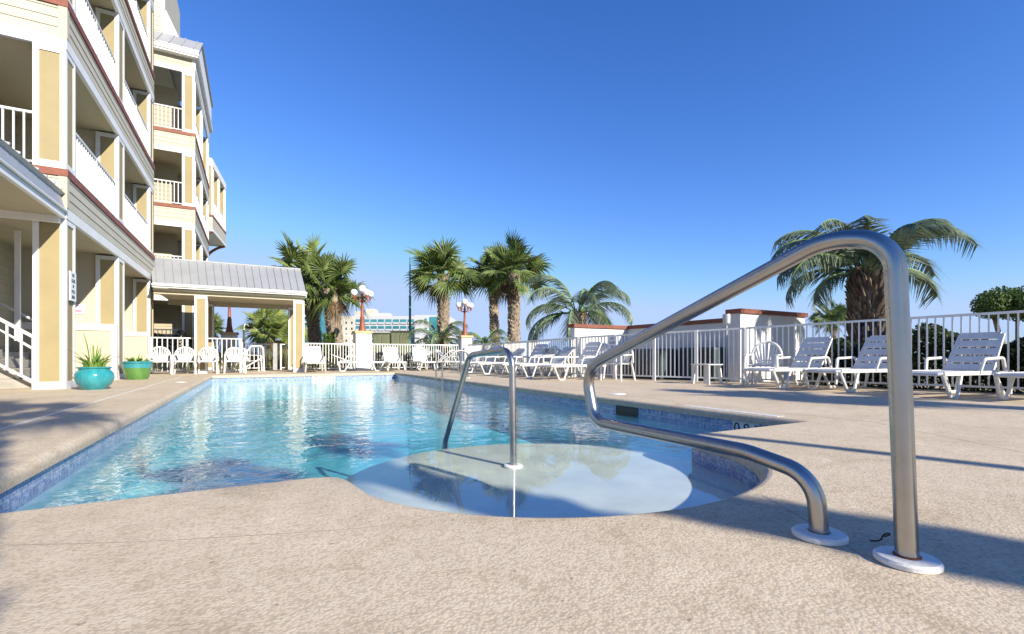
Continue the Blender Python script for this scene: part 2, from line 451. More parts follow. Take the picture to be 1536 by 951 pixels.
# deck joint strips, seams
JOINT = mat('pale_expansion_joint', (.66,.64,.60), .6, var=.1)
SEAM = mat('dark_deck_seam', (.30,.25,.21), .9, var=.15)
m = MB(); m.box(-1.83,-1.80,-3,16.3,-.01,.004); m.build('expansion_joint', JOINT)['kind'] = 'structure'
def seam(pts, wd, name='deck_seam', mt=SEAM):
    m = MB()
    for a, b in zip(pts, pts[1:]):
        d = Vector((b[0]-a[0], b[1]-a[1])).normalized(); s = Vector((-d.y, d.x))*wd/2
        m.hexa([(a[0]-s.x,a[1]-s.y,-.003),(a[0]+s.x,a[1]+s.y,-.003),(b[0]+s.x,b[1]+s.y,-.003),(b[0]-s.x,b[1]-s.y,-.003),
                (a[0]-s.x,a[1]-s.y,.0006),(a[0]+s.x,a[1]+s.y,.0006),(b[0]+s.x,b[1]+s.y,.0006),(b[0]-s.x,b[1]-s.y,.0006)])
    o = m.build(name, mt); o['kind'] = 'structure'; return o
def smooth2(p):
    for _ in range(2):
        q = [p[0]]
        for a, b in zip(p, p[1:]): q += [(a[0]*.75+b[0]*.25, a[1]*.75+b[1]*.25), (a[0]*.25+b[0]*.75, a[1]*.25+b[1]*.75)]
        p = q+[p[-1]]
    return p
seam([at(px_, .6*F/(py_-HY)) for px_, py_ in smooth2([(-200,822),(0,818),(200,814),(400,802),(540,793),(585,787)])], .005)
seam([(1.92,1.28),(1.75,.98),(1.66,.85),(1.60,.74)], .004)
seam([(4.9,2.2),(7.4,2.35)], .006); seam([(3.2,-.5),(4.9,2.2),(4.9,17.4)], .006); seam([(-1.6,17.45),(4.9,17.45)], .008)

# ---------------------------------------------------------------- text helper
def text_mb(txt, size, align='CENTER', extr=.002):
    cu = bpy.data.curves.new('t', 'FONT'); cu.body = txt; cu.size = size; cu.align_x = align; cu.align_y = 'CENTER'; cu.extrude = extr; cu.resolution_u = 2
    ob = bpy.data.objects.new('t', cu); COL.objects.link(ob)
    dg = bpy.context.evaluated_depsgraph_get(); me = bpy.data.meshes.new_from_object(ob.evaluated_get(dg))
    v = [tuple(q.co) for q in me.vertices]; f = [tuple(p.vertices) for p in me.polygons]
    bpy.data.objects.remove(ob); bpy.data.curves.remove(cu); bpy.data.meshes.remove(me)
    return v, f
def place_text(txt, size, org, right, up, name, mt, parent, sx=1, extr=.002, bold=0):
    v, f = text_mb(txt, size, extr=extr); r = Vector(right); u = Vector(up); nn = r.cross(u)
    m = MB(); m.v = [tuple(Vector(org) + r*a*sx + u*b + nn*c) for a, b, c in v]; m.f = f
    return m.build(name, mt, parent, world=True)
INK = mat('black_lettering', (.02,.02,.025), .5)

# depth markers set in the tile band
MARKT = mat('white_marker_tile', (.72,.74,.72), .2)
def marker(loc, right, items, width, label):
    t = thing('depth_marker', loc, label, 'pool marker', group='depth markers in the waterline tile')
    r = Vector(right); nn = r.cross(Vector((0,0,1))); L0 = Vector(loc)
    a = L0 - r*width/2 - nn*.003; b = L0 + r*width/2 - nn*.003; h = .072
    m = MB(); q = [a-nn*0, b]
    m.hexa([a+Vector((0,0,-h)), b+Vector((0,0,-h)), b+nn*.008+Vector((0,0,-h)), a+nn*.008+Vector((0,0,-h)),
            a+Vector((0,0,h)), b+Vector((0,0,h)), b+nn*.008+Vector((0,0,h)), a+nn*.008+Vector((0,0,h))])
    m.build('tile_plate', MARKT, t, world=True)
    for tx, dx, dz, sz, mt in items:
        place_text(tx, sz, L0 + r*dx + Vector((0,0,dz)) + nn*.007, right, (0,0,1), 'numeral', mt, t)
REDM = mat('red_symbol', (.6,.05,.05), .5)
zc = -.157
marker((-1.128, 3.13, zc), (0,1,0), [('0.9', -.045, 0, .155, INK), ('M', .12, .035, .06, INK)], .30, 'white depth tile reading 0.9 M on the pool side nearest the building')
marker((4.448, 3.15, zc), (0,-1,0), [('0.9', -.045, 0, .155, INK), ('M', .12, .035, .06, INK)], .30, 'white depth tile reading 0.9 M on the shaded pool wall by the round steps')
t = marker((2.05, 16.978, zc), (1,0,0), [('5', -.25, 0, .155, INK), ('O', 0, 0, .16, REDM), ('1.5', .24, 0, .155, INK)], .72, 'white depth tile with 5, a red symbol and 1.5 at the far end')
# skimmer mouth and lids
sk = thing('pool_skimmer', (4.44, 4.93, -.15), 'dark rectangular skimmer opening in the shaded blue tile band', 'skimmer')
m = MB(); m.box(4.40,4.447,4.73,5.12,-.22,-.205); m.box(4.443,4.449,4.73,5.12,-.205,-.10); m.build('opening', DARK, sk, world=True)  # flat dark sheet stands in for the shade inside the mouth
m = MB(); m.box(4.438,4.45,4.71,4.73,-.22,-.095); m.box(4.438,4.45,5.12,5.14,-.22,-.095); m.box(4.438,4.45,4.73,5.12,-.1,-.092); m.build('frame', CLOUT, sk, world=True)
PLW = mat('white_lid_plastic', (.75,.75,.74), .5)
def lid(x, y, label, r=.13):
    t = thing('skimmer_lid', (x,y,0), label, 'deck lid', group='round white lids let into the deck')
    MB().lathe([(r,0),(r,.004),(r-.01,.006)],28).build('cover', PLW, t, smooth='auto')
    MB().lathe([(r*.55,.006),(r*.55,.0075),(r*.5,.009)],28).build('inner_ring', FENCEW, t, smooth='auto')
lid(5.0, 5.75, 'round white lid flush in the deck behind the curved steel rail')
lid(-1.45, 13.0, 'round white lid flush in the deck near the blue green pot', .11)
PATCH = mat('chipped_white_coping_patch', (.70,.70,.70), .7, c2=(.45,.42,.38), scale=18)
m = MB(); m.box(4.50,4.62,2.85,4.0,-.004,.003); tag(m.build('deck_patch', PATCH), kind='structure')

# ---------------------------------------------------------------- steel rails
def on_plane(p0, d0, px, py):
    # intersect the pixel ray with the vertical plane through p0 (xy) with direction d0
    r = ray(px); det = r[0]*(-d0[1]) - r[1]*(-d0[0])
    t = (p0[0]*(-d0[1]) - p0[1]*(-d0[0])) / det
    return Vector((r[0]*t, r[1]*t, zt(py, t)))
def smooth_path(pts, it=3):
    for _ in range(it):
        q = [pts[0]]
        for a, b in zip(pts, pts[1:]):
            q += [a*.75+b*.25, a*.25+b*.75]
        q.append(pts[-1]); pts = q
    return pts
def bend(pts, rad, seg=10):
    """polyline with rounded corners"""
    out = [pts[0]]
    for i in range(1, len(pts)-1):
        a, b, c = pts[i-1], pts[i], pts[i+1]; r = rad[i-1]
        d1 = (a-b).normalized(); d2 = (c-b).normalized(); ang = d1.angle(d2); tl = min(r/math.tan(ang/2), (a-b).length*.49, (c-b).length*.49)
        p1 = b+d1*tl; p2 = b+d2*tl
        rr = tl*math.tan(ang/2); cen = b+(d1+d2).normalized()*(rr/math.sin(ang/2))
        v1 = p1-cen; v2 = p2-cen; tot = v1.angle(v2); ax = v1.cross(v2).normalized()
        for k in range(seg+1): out.append(cen + Matrix.Rotation(tot*k/seg, 3, ax) @ v1)
    out.append(pts[-1]); return out
P0 = (1.662, .664); D0 = (-.094, .9956)
ctrl_px = [(1361,836),(1342,362),(1245,356),(878,553),(892,632),(1120,677),(1222,715),(1229,799)]
cp = [on_plane(P0, D0, *q) for q in ctrl_px]
cp[0].z = .012; cp[0].x, cp[0].y = P0; cp[-1].z = .012
path = bend(cp, [.15,.30,.13,.10,.42,.15], 12)
hr = thing('pool_handrail', (P0[0],P0[1],0), 'large looped stainless steel handrail on the near deck beside the round steps', 'handrail')
MB().tube(path, .0285, 24).build('rail_tube', STEEL, hr, smooth='auto', world=True)
ESC = mat('white_plastic_escutcheon', (.76,.75,.71), .5, c2=(.69,.675,.63), scale=45, bump=.2, bscale=60)
for k, q in enumerate((cp[0], cp[-1])):
    e = MB().lathe([(.076,0),(.080,.003),(.080,.014),(.074,.020),(.034,.021),(.031,.018)], 40).build('base_flange', ESC, hr, smooth='auto')
    e.location = (q.x-P0[0], q.y-P0[1], 0)
    if k == 0:
        rr = MB().lathe([(.0285,.0205),(.034,.0215),(.0325,.0245),(.0285,.026)], 30).build('rust_ring', mat('rust_stain', (.17,.05,.03), .8), e, smooth=True)
# smaller rail standing on the shelf
Q0 = (1.65, 3.02)
cp2 = [on_plane(Q0, D0, *q) for q in ((771,699),(768,523),(704,533),(668,662),(665,674))]
cp2[0].x, cp2[0].y = Q0; cp2[0].z = -.20
cp2[4].z = -.40; cp2[3].z = min(cp2[3].z, -.17)
path = bend(cp2, [.13,.13,.04], 10)
h2 = thing('pool_handrail', (Q0[0],Q0[1],-.205), 'smaller arched stainless handrail rising from the shallow round shelf', 'handrail')
MB().tube(path, .024, 20).build('rail_tube', STEEL, h2, smooth='auto', world=True)
MB().lathe([(.068,-.002),(.070,.010),(.064,.016),(.028,.018),(.026,.012)], 32).build('base_flange', ESC, h2, smooth='auto')
e = MB().lathe([(.05,0),(.05,.012),(.026,.016)], 20).build('base_flange', STEEL, h2, smooth='auto'); e.location = (cp2[4].x-Q0[0], cp2[4].y-Q0[1], -.196)
# ladder at the far right edge
lx, ly = 4.42, 12.0
ld = thing('pool_ladder', (lx, ly, 0), 'pair of thin steel ladder rails arching over the far right pool edge', 'pool ladder')
for dy in (-.24, .24):
    pts = [Vector((.62,dy,0)), Vector((.60,dy,.72)), Vector((.30,dy,.74)), Vector((-.10,dy,.42)), Vector((-.12,dy,-.9))]
    MB().tube(bend(pts, [.14,.14,.12], 8), .021, 12).build('rail_tube', STEEL, ld, smooth='auto')
    e = MB().lathe([(.06,0),(.06,.012),(.024,.018)], 20).build('base_flange', ESC, ld, smooth='auto'); e.location = (.62, dy, 0)
for zz in (-.35,-.62): MB().bar((-.12,-.24,zz),(-.12,.24,zz),.08,.02).build('tread', PLASTIC, ld)

# twig on the deck
TW = mat('dry_twig', (.05,.025,.02), .8)
tw = [Vector((1.745,.795,.004)), Vector((1.765,.775,.006)), Vector((1.79,.78,.02)), Vector((1.795,.765,.03)), Vector((1.78,.755,.03)), Vector((1.775,.77,.02))]
tag(MB().tube(smooth_path(tw,2), .0025, 6).build('twig', TW, smooth=True), 'small curled dark twig lying on the deck between the rail flanges', 'twig')

# ---------------------------------------------------------------- building
def siding_y(m, x0, x1, y, z0, z1, bh=.17):     # faces -Y
    z = z0
    while z < z1-.01:
        zz = min(z+bh, z1)
        m.hexa([(x0,y-.016,z),(x1,y-.016,z),(x1,y+.02,z),(x0,y+.02,z),(x0,y-.002,zz),(x1,y-.002,zz),(x1,y+.02,zz),(x0,y+.02,zz)])
        z = zz
def siding_x(m, x, y0, y1, z0, z1, bh=.17):     # faces +X
    z = z0
    while z < z1-.01:
        zz = min(z+bh, z1)
        m.hexa([(x-.02,y0,z),(x+.016,y0,z),(x+.016,y1,z),(x-.02,y1,z),(x-.02,y0,zz),(x+.002,y0,zz),(x+.002,y1,zz),(x-.02,y1,zz)])
        z = zz
def pilaster(root, x0, x1, y0, y1, z0, z1, t=.085):
    c = MB().box(x0+.02, x1-.02, y0+.02, y1-.02, z0, z1).build('pilaster', TAN, root, world=True)
    m = MB(); e = .0
    for (a, b) in ((x0, x0+t), (x1-t, x1)):
        m.box(a, b, y0, y0+.03, z0, z1); m.box(a, b, y1-.03, y1, z0, z1)
    for (a, b) in ((y0+.032, y0+t), (y1-t, y1-.032)):
        m.box(x1-.03, x1, a, b, z0, z1); m.box(x0, x0+.03, a, b, z0, z1)
    for (a, b) in ((z0, z0+.13), (z1-.10, z1)):
        m.box(x0+t+.001, x1-t-.001, y0+.001, y0+.03, a, b); m.box(x1-.03, x1-.001, y0+t+.001, y1-t-.001, a, b)
    m.build('pilaster_trim', WHITE, c, world=True)
def railing(root, a, b, z0, h, name='balcony_railing', mt=RAILW, sp=.135, posts=()):
    """pickets between a and b (xy), bottom z0"""
    a = Vector((*a, 0)); b = Vector((*b, 0)); L = (b-a).length; n = max(2, int(L/sp)); m = MB(); d = (b-a)/n
    up = Vector((0,0,1))
    m.bar(a+up*(z0+h-.02), b+up*(z0+h-.02), .055, .04); m.bar(a+up*(z0+.09), b+up*(z0+.09), .035, .035)
    for i in range(1, n):
        p = a+d*i; m.bar(p+up*(z0+.09), p+up*(z0+h-.03), .026, .026, up=(d.normalized()))
    for p in posts:
        q = a+(b-a)*p; m.bar(q+up*(z0), q+up*(z0+h), .06, .06, up=d.normalized())
    return m.build(name, mt, root, world=True)
def window_x(root, x, y0, y1, z0, z1, name='window'):
    f = MB(); t = .06
    f.box(x, x+.05, y0, y1, z0, z0+t).box(x, x+.05, y0, y1, z1-t, z1).box(x, x+.05, y0, y0+t, z0+t, z1-t).box(x, x+.05, y1-t, y1, z0+t, z1-t)
    f.box(x, x+.045, (y0+y1)/2-.02, (y0+y1)/2+.02, z0+t, z1-t)
    o = f.build(name, WHITE, root, world=True)
    MB().box(x+.005, x+.018, y0+t, y1-t, z0+t, z1-t).build('pane', GLASSW, o, world=True)
def window_y(root, y, x0, x1, z0, z1, name='window'):
    f = MB(); t = .06
    f.box(x0, x1, y-.05, y, z0, z0+t).box(x0, x1, y-.05, y, z1-t, z1).box(x0, x0+t, y-.05, y, z0+t, z1-t).box(x1-t, x1, y-.05, y, z0+t, z1-t)
    o = f.build(name, WHITE, root, world=True)
    MB().box(x0+t, x1-t, y-.02, y-.006, z0+t, z1-t).build('pane', GLASSW, o, world=True)

def section(root, xf, pil, levels, y_end, front_x, depth=1.9, ground=0., front_bay=True, sp=.88, wins=True, pw=.45):
    """condo wing: long side faces +X at xf, front faces -Y at pil[0][0]; levels = rust band tops"""
    y0 = pil[0][0]; zf = ground
    for li, zt_ in enumerate(levels):
        zo = zt_ - sp                              # top of the opening
        for k, (a, b) in enumerate(pil):
            pilaster(root, xf-pw, xf, a, b, zf, zo)
        m = MB(); m.box(front_x, xf-.05, y0+.05, y_end, zo+.04, zt_-.02); m.build('floor_slab', SOFF, root, world=True)
        # soffit edge trim, siding, rust band around two faces
        m = MB(); m.box(xf-.06, xf+.012, y0-.012, y_end, zo-.005, zo+.19); m.box(front_x, xf-.062, y0-.012, y0+.06, zo-.005, zo+.19)
        m.build('beam_trim', WHITE, root, world=True)
        m = MB(); siding_x(m, xf, y0+.10, y_end, zo+.19, zt_-.13); siding_y(m, front_x, xf-.10, y0, zo+.19, zt_-.13)
        m.build('spandrel_siding', SIDEG, root, world=True)
        m = MB(); m.box(xf-.1, xf+.022, y0-.022, y0+.098, zo+.19, zt_-.13); m.build('corner_board', CREAM, root, world=True)
        m = MB(); m.box(xf-.06, xf+.035, y0-.035, y_end, zt_-.13, zt_); m.box(front_x, xf-.062, y0-.035, y0+.06, zt_-.13, zt_)
        m.build('rust_band', RUST, root, world=True)
        # walls inside the bays
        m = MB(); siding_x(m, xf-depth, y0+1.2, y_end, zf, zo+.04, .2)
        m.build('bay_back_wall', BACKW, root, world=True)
        for k, (a, b) in enumerate(pil[1:]):
            m = MB(); siding_y(m, xf-depth, xf-pw-.002, a+.08, zf, zo+.04, .2) if li else m.box(xf-depth, xf-pw-.002, a+.08, a+.2, zf, zo+.04)
            m.build('partition_wall', CREAM, root, world=True)
        for k in range(len(pil)-1):
            ya, yb = pil[k][1], pil[k+1][0]
            if li: railing(root, (xf-.08, ya), (xf-.08, yb), zf, .98, posts=(.5,))
            if wins: window_x(root, xf-depth+.012, ya+.35, min(yb-.3, ya+2.0), zf+(.05 if li else 1.25), zo-.25, 'patio_door' if li else 'window')
        if li and pil[-1][1] < y_end-.4: railing(root, (xf-.08, pil[-1][1]), (xf-.08, y_end), zf, .98)
        if li and front_bay:
            railing(root, (front_x, y0+.09), (xf-pw, y0+.09), zf, .98)
        zf = zt_
# -- wing 1
B1 = thing('condo_building', (-3.0, 11.45, 0), 'near wing of the cream and tan condominium with balconies above the pots', 'building')
pil1 = [(11.45,11.98),(15.27,15.9),(19.4,20.05)]
section(B1, -3.0, pil1, [3.98,7.05,10.12,13.19], 20.05, -7.5)
m = MB(); m.box(-7.5,-3.0,19.93,20.06,0,13.2); m.build('end_wall', CREAM, B1, world=True)
m = MB(); m.box(-8,-2.8,11.2,20.2,13.19,13.4); m.build('roof', METALR, B1, world=True)
# extra mid posts of bay two and its side windows
for zf, zo in ((0,3.10),(3.98,6.17),(7.05,9.24),(10.12,12.31)):
    MB().box(-3.16,-3.02,17.3,17.42,zf,zo).build('post', WHITE, B1, world=True) if 0 else None
    window_y(B1, 19.46, -4.75, -3.75, zf+1.15 if zf == 0 else zf+.3, zo-.3)
# low wall with white cap in the ground floor bays
for ya in (15.27,):
    m = MB(); m.box(-4.9,-3.02,ya-.14,ya-.02,.12,1.22); m.build('low_wall', CREAM, B1, world=True)
    m = MB(); m.box(-4.92,-3.0,ya-.17,ya-.021,1.22,1.38); m.box(-4.92,-3.0,ya-.17,ya-.021,0,.12); m.box(-3.12,-3.0,ya-.17,ya-.021,.12,1.22); m.build('low_wall_trim', WHITE, B1, world=True)
m = MB(); m.box(-4.9,-3.02,19.1,19.24,.12,1.22); m.build('low_wall', CREAM, B1, world=True)
m = MB(); m.box(-4.92,-3.0,19.07,19.24,1.22,1.36); m.box(-4.92,-3.0,19.07,19.24,0,.12); m.build('low_wall_trim', WHITE, B1, world=True)
# entry stairs beside the porch
def stair_rail(parent, y, x0, z0, x1, z1, hi=.9, n=6, tube=False, name='stair_railing'):
    m = MB(); up = Vector((0,0,1))
    a = Vector((x0,y,z0)); b = Vector((x1,y,z1))
    if tube:
        pts = bend([Vector((x1,y,z1+hi)), Vector((x0,y,z0+hi)), Vector((x0+.02,y,z0))], [.1], 6); m.tube(pts, .024, 10)
        pts = bend([Vector((x1,y,z1+hi-.3)), Vector((x0-.12,y,z0+hi-.33)), Vector((x0-.1,y,z0))], [.1], 6); m.tube(pts, .02, 10)
    else:
        m.bar(a+up*hi, b+up*hi, .05, .05); m.bar(a+up*.12, b+up*.12, .04, .04)
        m.bar(a+up*-z0*0, a+up*(hi+.03), .075, .075, up=(1,0,0))
        for i in range(1, n+1):
            p = a.lerp(b, i/n); m.bar(p+up*.12, p+up*hi, .03, .03, up=(1,0,0))
        m.tube([a+up*(hi-.2)+Vector((-.1,.25,0)), b+up*(hi-.15)+Vector((0,.25,0))], .022, 8)
    return m.build(name, RAILW, parent, world=True)
m = MB()
for i in range(5): m.box(-7.0, -3.48-i*.3, 11.75, 13.1, i*.18, (i+1)*.18)
m.build('entry_stairs', CONC, B1, world=True, bevel=.012)
stair_rail(B1, 11.55, -3.44, .0, -4.9, 1.02, .92, 8)
m = MB()
for i in range(4): m.box(-4.88, -3.75-i*.28, 13.3, 15.05, i*.17, (i+1)*.17)
m.build('bay_stairs', CONC, B1, world=True, bevel=.01)
stair_rail(B1, 13.25, -3.35, .0, -4.5, .75, .92, tube=True)
stair_rail(B1, 16.6, -3.3, .0, -4.4, .75, .9, tube=True)
# shaded porch wall at the left edge of view
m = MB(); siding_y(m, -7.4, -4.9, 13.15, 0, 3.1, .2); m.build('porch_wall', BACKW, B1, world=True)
m = MB(); m.box(-4.98,-4.88,13.08,13.145,0,3.1); m.box(-4.2,-4.12,13.06,13.12,.9,3.1); m.box(-7.3,-4.99,13.08,13.145,2.75,2.9); m.build('porch_wall_trim', WHITE, B1, world=True)
# porch canopy running towards the viewer
m = MB(); m.box(-8,-3.06,4.0,11.40,3.10,3.14); m.build('porch_soffit', SOFF, B1, world=True)
m = MB(); m.box(-3.06,-3.0,4.0,11.41,3.08,3.19); m.box(-8,-3.062,11.30,11.40,2.98,3.098); m.box(-8,-3.2,9.3,9.42,2.99,3.098)
m.tube([(-2.975,4.0,3.21),(-2.975,11.41,3.21)], .022, 8); m.build('porch_fascia', WHITE, B1, world=True)
m = MB(); m.hexa([(-3.3,4.0,3.192),(-2.99,4.0,3.192),(-2.99,11.42,3.192),(-3.3,11.42,3.192),(-3.32,4.0,3.62),(-3.06,4.0,3.50),(-3.06,11.42,3.50),(-3.32,11.42,3.62)])
m.hexa([(-8,4.0,4.6),(-3.06,4.0,3.50),(-3.06,11.42,3.50),(-8,11.42,4.6),(-8,4.0,4.63),(-3.0,4.0,3.535),(-3.0,11.42,3.535),(-8,11.42,4.63)])
y = 4.05
while y < 11.4:
    m.bar((-2.985,y,3.548),(-7.9,y,4.64),.03,.035); y += .34
m.build('porch_roof', METALR, B1, world=True)
# signs on the wing
SIGNW = mat('white_sign_board', (.80,.82,.86), .5, var=.03)
def no_glass(parent, org, right, wd=.28, hg=.86):
    r = Vector(right); nn = r.cross(Vector((0,0,1))); o_ = Vector(org)
    for i, s in enumerate(('NO','GLASS','IN','POOL','AREA')):
        place_text(s, .125, o_ + nn*.008 + Vector((0,0,hg*.36-i*hg*.185)), right, (0,0,1), 'lettering', INK, parent, sx=.62)
s = thing('pool_sign', (-2.985, 11.72, 1.89), 'narrow white NO GLASS IN POOL AREA sign on the corner pilaster above the teal pot', 'sign', group='no glass signs')
MB().box(-.001,.016,-.17,.17,-.27,.27).build('board', SIGNW, s)
for i, tx in enumerate(('NO','GLASS','IN','POOL','AREA')):
    place_text(tx, .095, (-2.967, 11.72, 2.09-i*.10), (0,1,0), (0,0,1), 'lettering', INK, s, sx=.75)
s = thing('wall_sign', (-4.15, 15.33, 1.75), 'white sign with pink lettering above a small orange plate on the cream bay wall', 'sign')
PINK = mat('pink_lettering', (.85,.25,.33), .6); ORNG = mat('orange_plate', (.65,.25,.03), .5); DKB = mat('dark_brown_lettering', (.12,.04,.01), .6)
s.location = (-3.98, 15.345, 1.72)
MB().box(-.36,.30,-.018,0,-.10,.14).build('board', PLW, s)
m = MB()
for i, (a, b, c, d) in enumerate(((-.32,-.16,-.06,.05),(-.12,-.09,-.05,.09),(-.05,-.02,-.05,.1),(.02,.04,-.05,.09),(.08,.11,-.06,.08),(.14,.26,-.06,.02),(-.32,-.1,.08,.1),(-.08,.24,.1,.115))): m.box(a,b,-.024,-.0185,c,d)
m.build('lettering', PINK, s)
q = MB().box(-.26,.12,-.018,0,-.27,-.16).build('small_plate', ORNG, s); MB().box(-.22,.08,-.022,-.0185,-.23,-.2).build('lettering', DKB, q)

# -- wing 2
B2 = thing('condo_building', (-2.2, 24.0, 0), 'second condominium wing behind the metal roofed pavilion with four balcony levels', 'building')
section(B2, -2.2, [(24.0,24.5),(27.2,27.7),(30.6,31.2)], [3.78,6.87,9.96], 31.2, -6.5, ground=.9, sp=.9, pw=.44)
# fourth level under the eave
zf = 9.96; zo = 12.45
for (a, b) in [(24.0,24.5),(27.2,27.7),(30.6,31.2)]: pilaster(B2, -2.64, -2.2, a, b, zf, zo)
m = MB(); m.box(-6.5,-2.262,24.0-.012,24.06,zo,zo+.17); m.box(-2.26,-2.188,24.0-.012,31.2,zo,zo+.17); m.build('beam_trim', WHITE, B2, world=True)
m = MB(); siding_y(m, -6.5, -2.3, 24.0, zo+.17, 13.05); m.build('spandrel_siding', CREAM, B2, world=True)
m = MB(); m.box(-2.3,-2.17,23.975,31.2,zo+.17,13.1); m.build('side_frieze', WHITE, B2, world=True)
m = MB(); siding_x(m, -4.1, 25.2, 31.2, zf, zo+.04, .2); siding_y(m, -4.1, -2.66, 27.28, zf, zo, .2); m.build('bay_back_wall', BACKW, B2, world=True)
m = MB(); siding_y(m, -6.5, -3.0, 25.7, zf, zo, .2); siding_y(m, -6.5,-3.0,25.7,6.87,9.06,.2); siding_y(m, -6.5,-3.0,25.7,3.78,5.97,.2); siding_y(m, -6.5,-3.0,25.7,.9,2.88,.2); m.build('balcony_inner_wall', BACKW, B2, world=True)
railing(B2, (-6.5,24.09), (-2.64,24.09), zf, .98); railing(B2, (-2.28,24.5), (-2.28,27.2), zf, .98); railing(B2, (-6.5,24.09), (-2.64,24.09), .9, .8)
m = MB(); m.box(-6.5,-2.25,24.05,31.2,0,.9); m.build('plinth', SIDEG, B2, world=True)
m = MB(); m.box(-6.5,-2.05,23.72,24.0,13.05,13.12); m.box(-2.2,-2.05,24.0,31.4,13.05,13.12); m.box(-6.5,-2.03,23.68,23.75,13.12,13.30); m.box(-2.08,-2.03,23.75,31.4,13.12,13.30); m.build('eave_trim', WHITE, B2, world=True)
m = MB(); m.hexa([(-6.5,23.66,13.28),(-2.0,23.66,13.28),(-2.0,25.25,14.5),(-6.5,25.25,14.5),(-6.5,23.66,13.33),(-2.0,23.66,13.33),(-2.0,25.25,14.55),(-6.5,25.25,14.55)])
m.hexa([(-2.9,25.25,14.3),(-2.0,25.25,14.5),(-2.0,31.4,14.5),(-2.9,31.4,14.3),(-2.9,25.25,14.5),(-2.0,25.25,14.56),(-2.0,31.4,14.56),(-2.9,31.4,14.5)])
x = -6.4
while x < -2.0: m.bar((x,23.64,13.34),(x,25.2,14.54),.035,.05); x += .42
m.build('roof', METALR, B2, world=True)
m = MB(); m.hexa([(-2.2,24.0,13.12),(-2.08,24.0,13.12),(-2.08,31.2,13.12),(-2.2,31.2,13.12),(-2.2,25.2,14.3),(-2.08,25.2,14.45),(-2.08,31.2,14.45),(-2.2,31.2,14.3)]); m.build('gable_side', WHITE, B2, world=True)
m = MB(); siding_y(m, -6.5, -3.55, 25.6, 14.0, 19.0, .2); m.box(-6.5,-3.5,25.6,31,14.0,19.0); m.build('upper_wall', SIDEG, B2, world=True)
m = MB(); m.box(-3.55,-3.44,25.55,25.7,14.3,19.0); m.build('corner_board', WHITE, B2, world=True)
m = MB(); m.hexa([(-3.5,25.8,14.3),(-2.7,25.8,14.3),(-2.7,31,14.3),(-3.5,31,14.3),(-3.5,25.8,15.9),(-3.42,25.8,15.9),(-3.42,31,15.9),(-3.5,31,15.9)]); m.build('roof_cheek', METALR, B2, world=True)
# white lounger-like chair glimpsed is left out; -- wing 3, far bay on brackets
B3 = thing('condo_building', (-2.3, 35.4, 0), 'far wing with a projecting top bay carried on curved rust brackets', 'building', rz=-math.radians(6.2))
def L3(m, name, mt): return m.build(name, mt, B3)
z0, z1 = 9.5, 13.0
m = MB(); m.box(-2,0,0,4.7,z0-.9,z0-.13); L3(m, 'bay_base', SIDEG)
m = MB(); m.box(-2,.03,-.03,4.73,z0-.13,z0); L3(m, 'rust_band', RUST)
L3(MB().box(-2,.03,-.03,4.75,z0-1.05,z0-.9), 'trim', WHITE); L3(MB().box(-2,.02,-.02,4.72,z1-.45,z1), 'trim', WHITE)
for (a, b) in ((0,.45),(2.1,2.5),(4.3,4.7)):
    c = MB().box(-.42,-.02,a+.02,b-.02,z0,z1-.45).build('pilaster', TAN, B3)
    m = MB()
    for (p, q) in ((a,a+.08),(b-.08,b)): m.box(-.06,0,p,q,z0,z1-.45)
    for (p, q) in ((-.44,-.36),(-.08,-.062)): m.box(p,q,a,a+.06,z0,z1-.45)
    m.build('pilaster_trim', WHITE, c)
m = MB(); m.box(-1.6,-1.5,0,4.7,z0,z1); L3(m, 'bay_back_wall', CREAM)
m = MB(); m.box(-2,-.03,.02,4.68,z1-.45+.003,z1+.1); L3(m, 'roof', METALR)
for (ya, yb) in ((.45,2.1),(2.5,4.3)):
    m = MB(); m.box(-.08,-.03,ya,yb,z0+.95,z0+1.0)
    yy = ya+.06
    while yy < yb: m.box(-.065,-.04,yy,yy+.03,z0,z0+.95); yy += .12
    L3(m, 'balcony_railing', RAILW)
for yy in (.1, 4.5):
    pts = [Vector((-.05,yy,z0-1.05)), Vector((-.5,yy,z0-1.2)), Vector((-1.1,yy,z0-1.7)), Vector((-1.3,yy,z0-2.6))]
    m = MB().tube(smooth_path(pts,2), .09, 8); L3(m, 'bracket', RUST)
m = MB(); m.box(-6,-1.35,-.2,6,0,z1); L3(m, 'tower_wall', SIDEG)

# ---------------------------------------------------------------- pavilion
PVC = mat('bounce_lit_cream_ceiling', (.74,.64,.45), .8, var=.04, scale=1)  # lighter copy of the cream, bounced light put into the ceiling colour
PV = thing('pavilion', (-.75, 19.2, 0), 'open pavilion with grey standing seam roof at the far end of the pool', 'pavilion')
ex0, ex1 = -2.86, 1.66
m = MB()
for s_ in (1,):
    m.hexa([(ex0,18.85,2.90),(ex1,18.85,2.90),(ex1-.03,20.75,3.98),(ex0-.34,20.75,3.98),(ex0,18.85,2.95),(ex1,18.85,2.95),(ex1-.03,20.75,4.03),(ex0-.34,20.75,4.03)])
    m.hexa([(ex0,20.75,3.98),(ex1-.03,20.75,3.98),(ex1,22.65,2.90),(ex0,22.65,2.90),(ex0,20.75,4.03),(ex1-.03,20.75,4.03),(ex1,22.65,2.95),(ex0,22.65,2.95)])
x = ex0+.12
while x < ex1-.02:
    m.bar((x,18.84,2.965),(x-.34*(ex1-x)/(ex1-ex0),20.75,4.045),.022,.03); x += .232
m.tube([(ex0-.3,20.75,4.04),(ex1-.02,20.75,4.04)], .05, 8)
m.build('roof', METALR, PV, world=True)
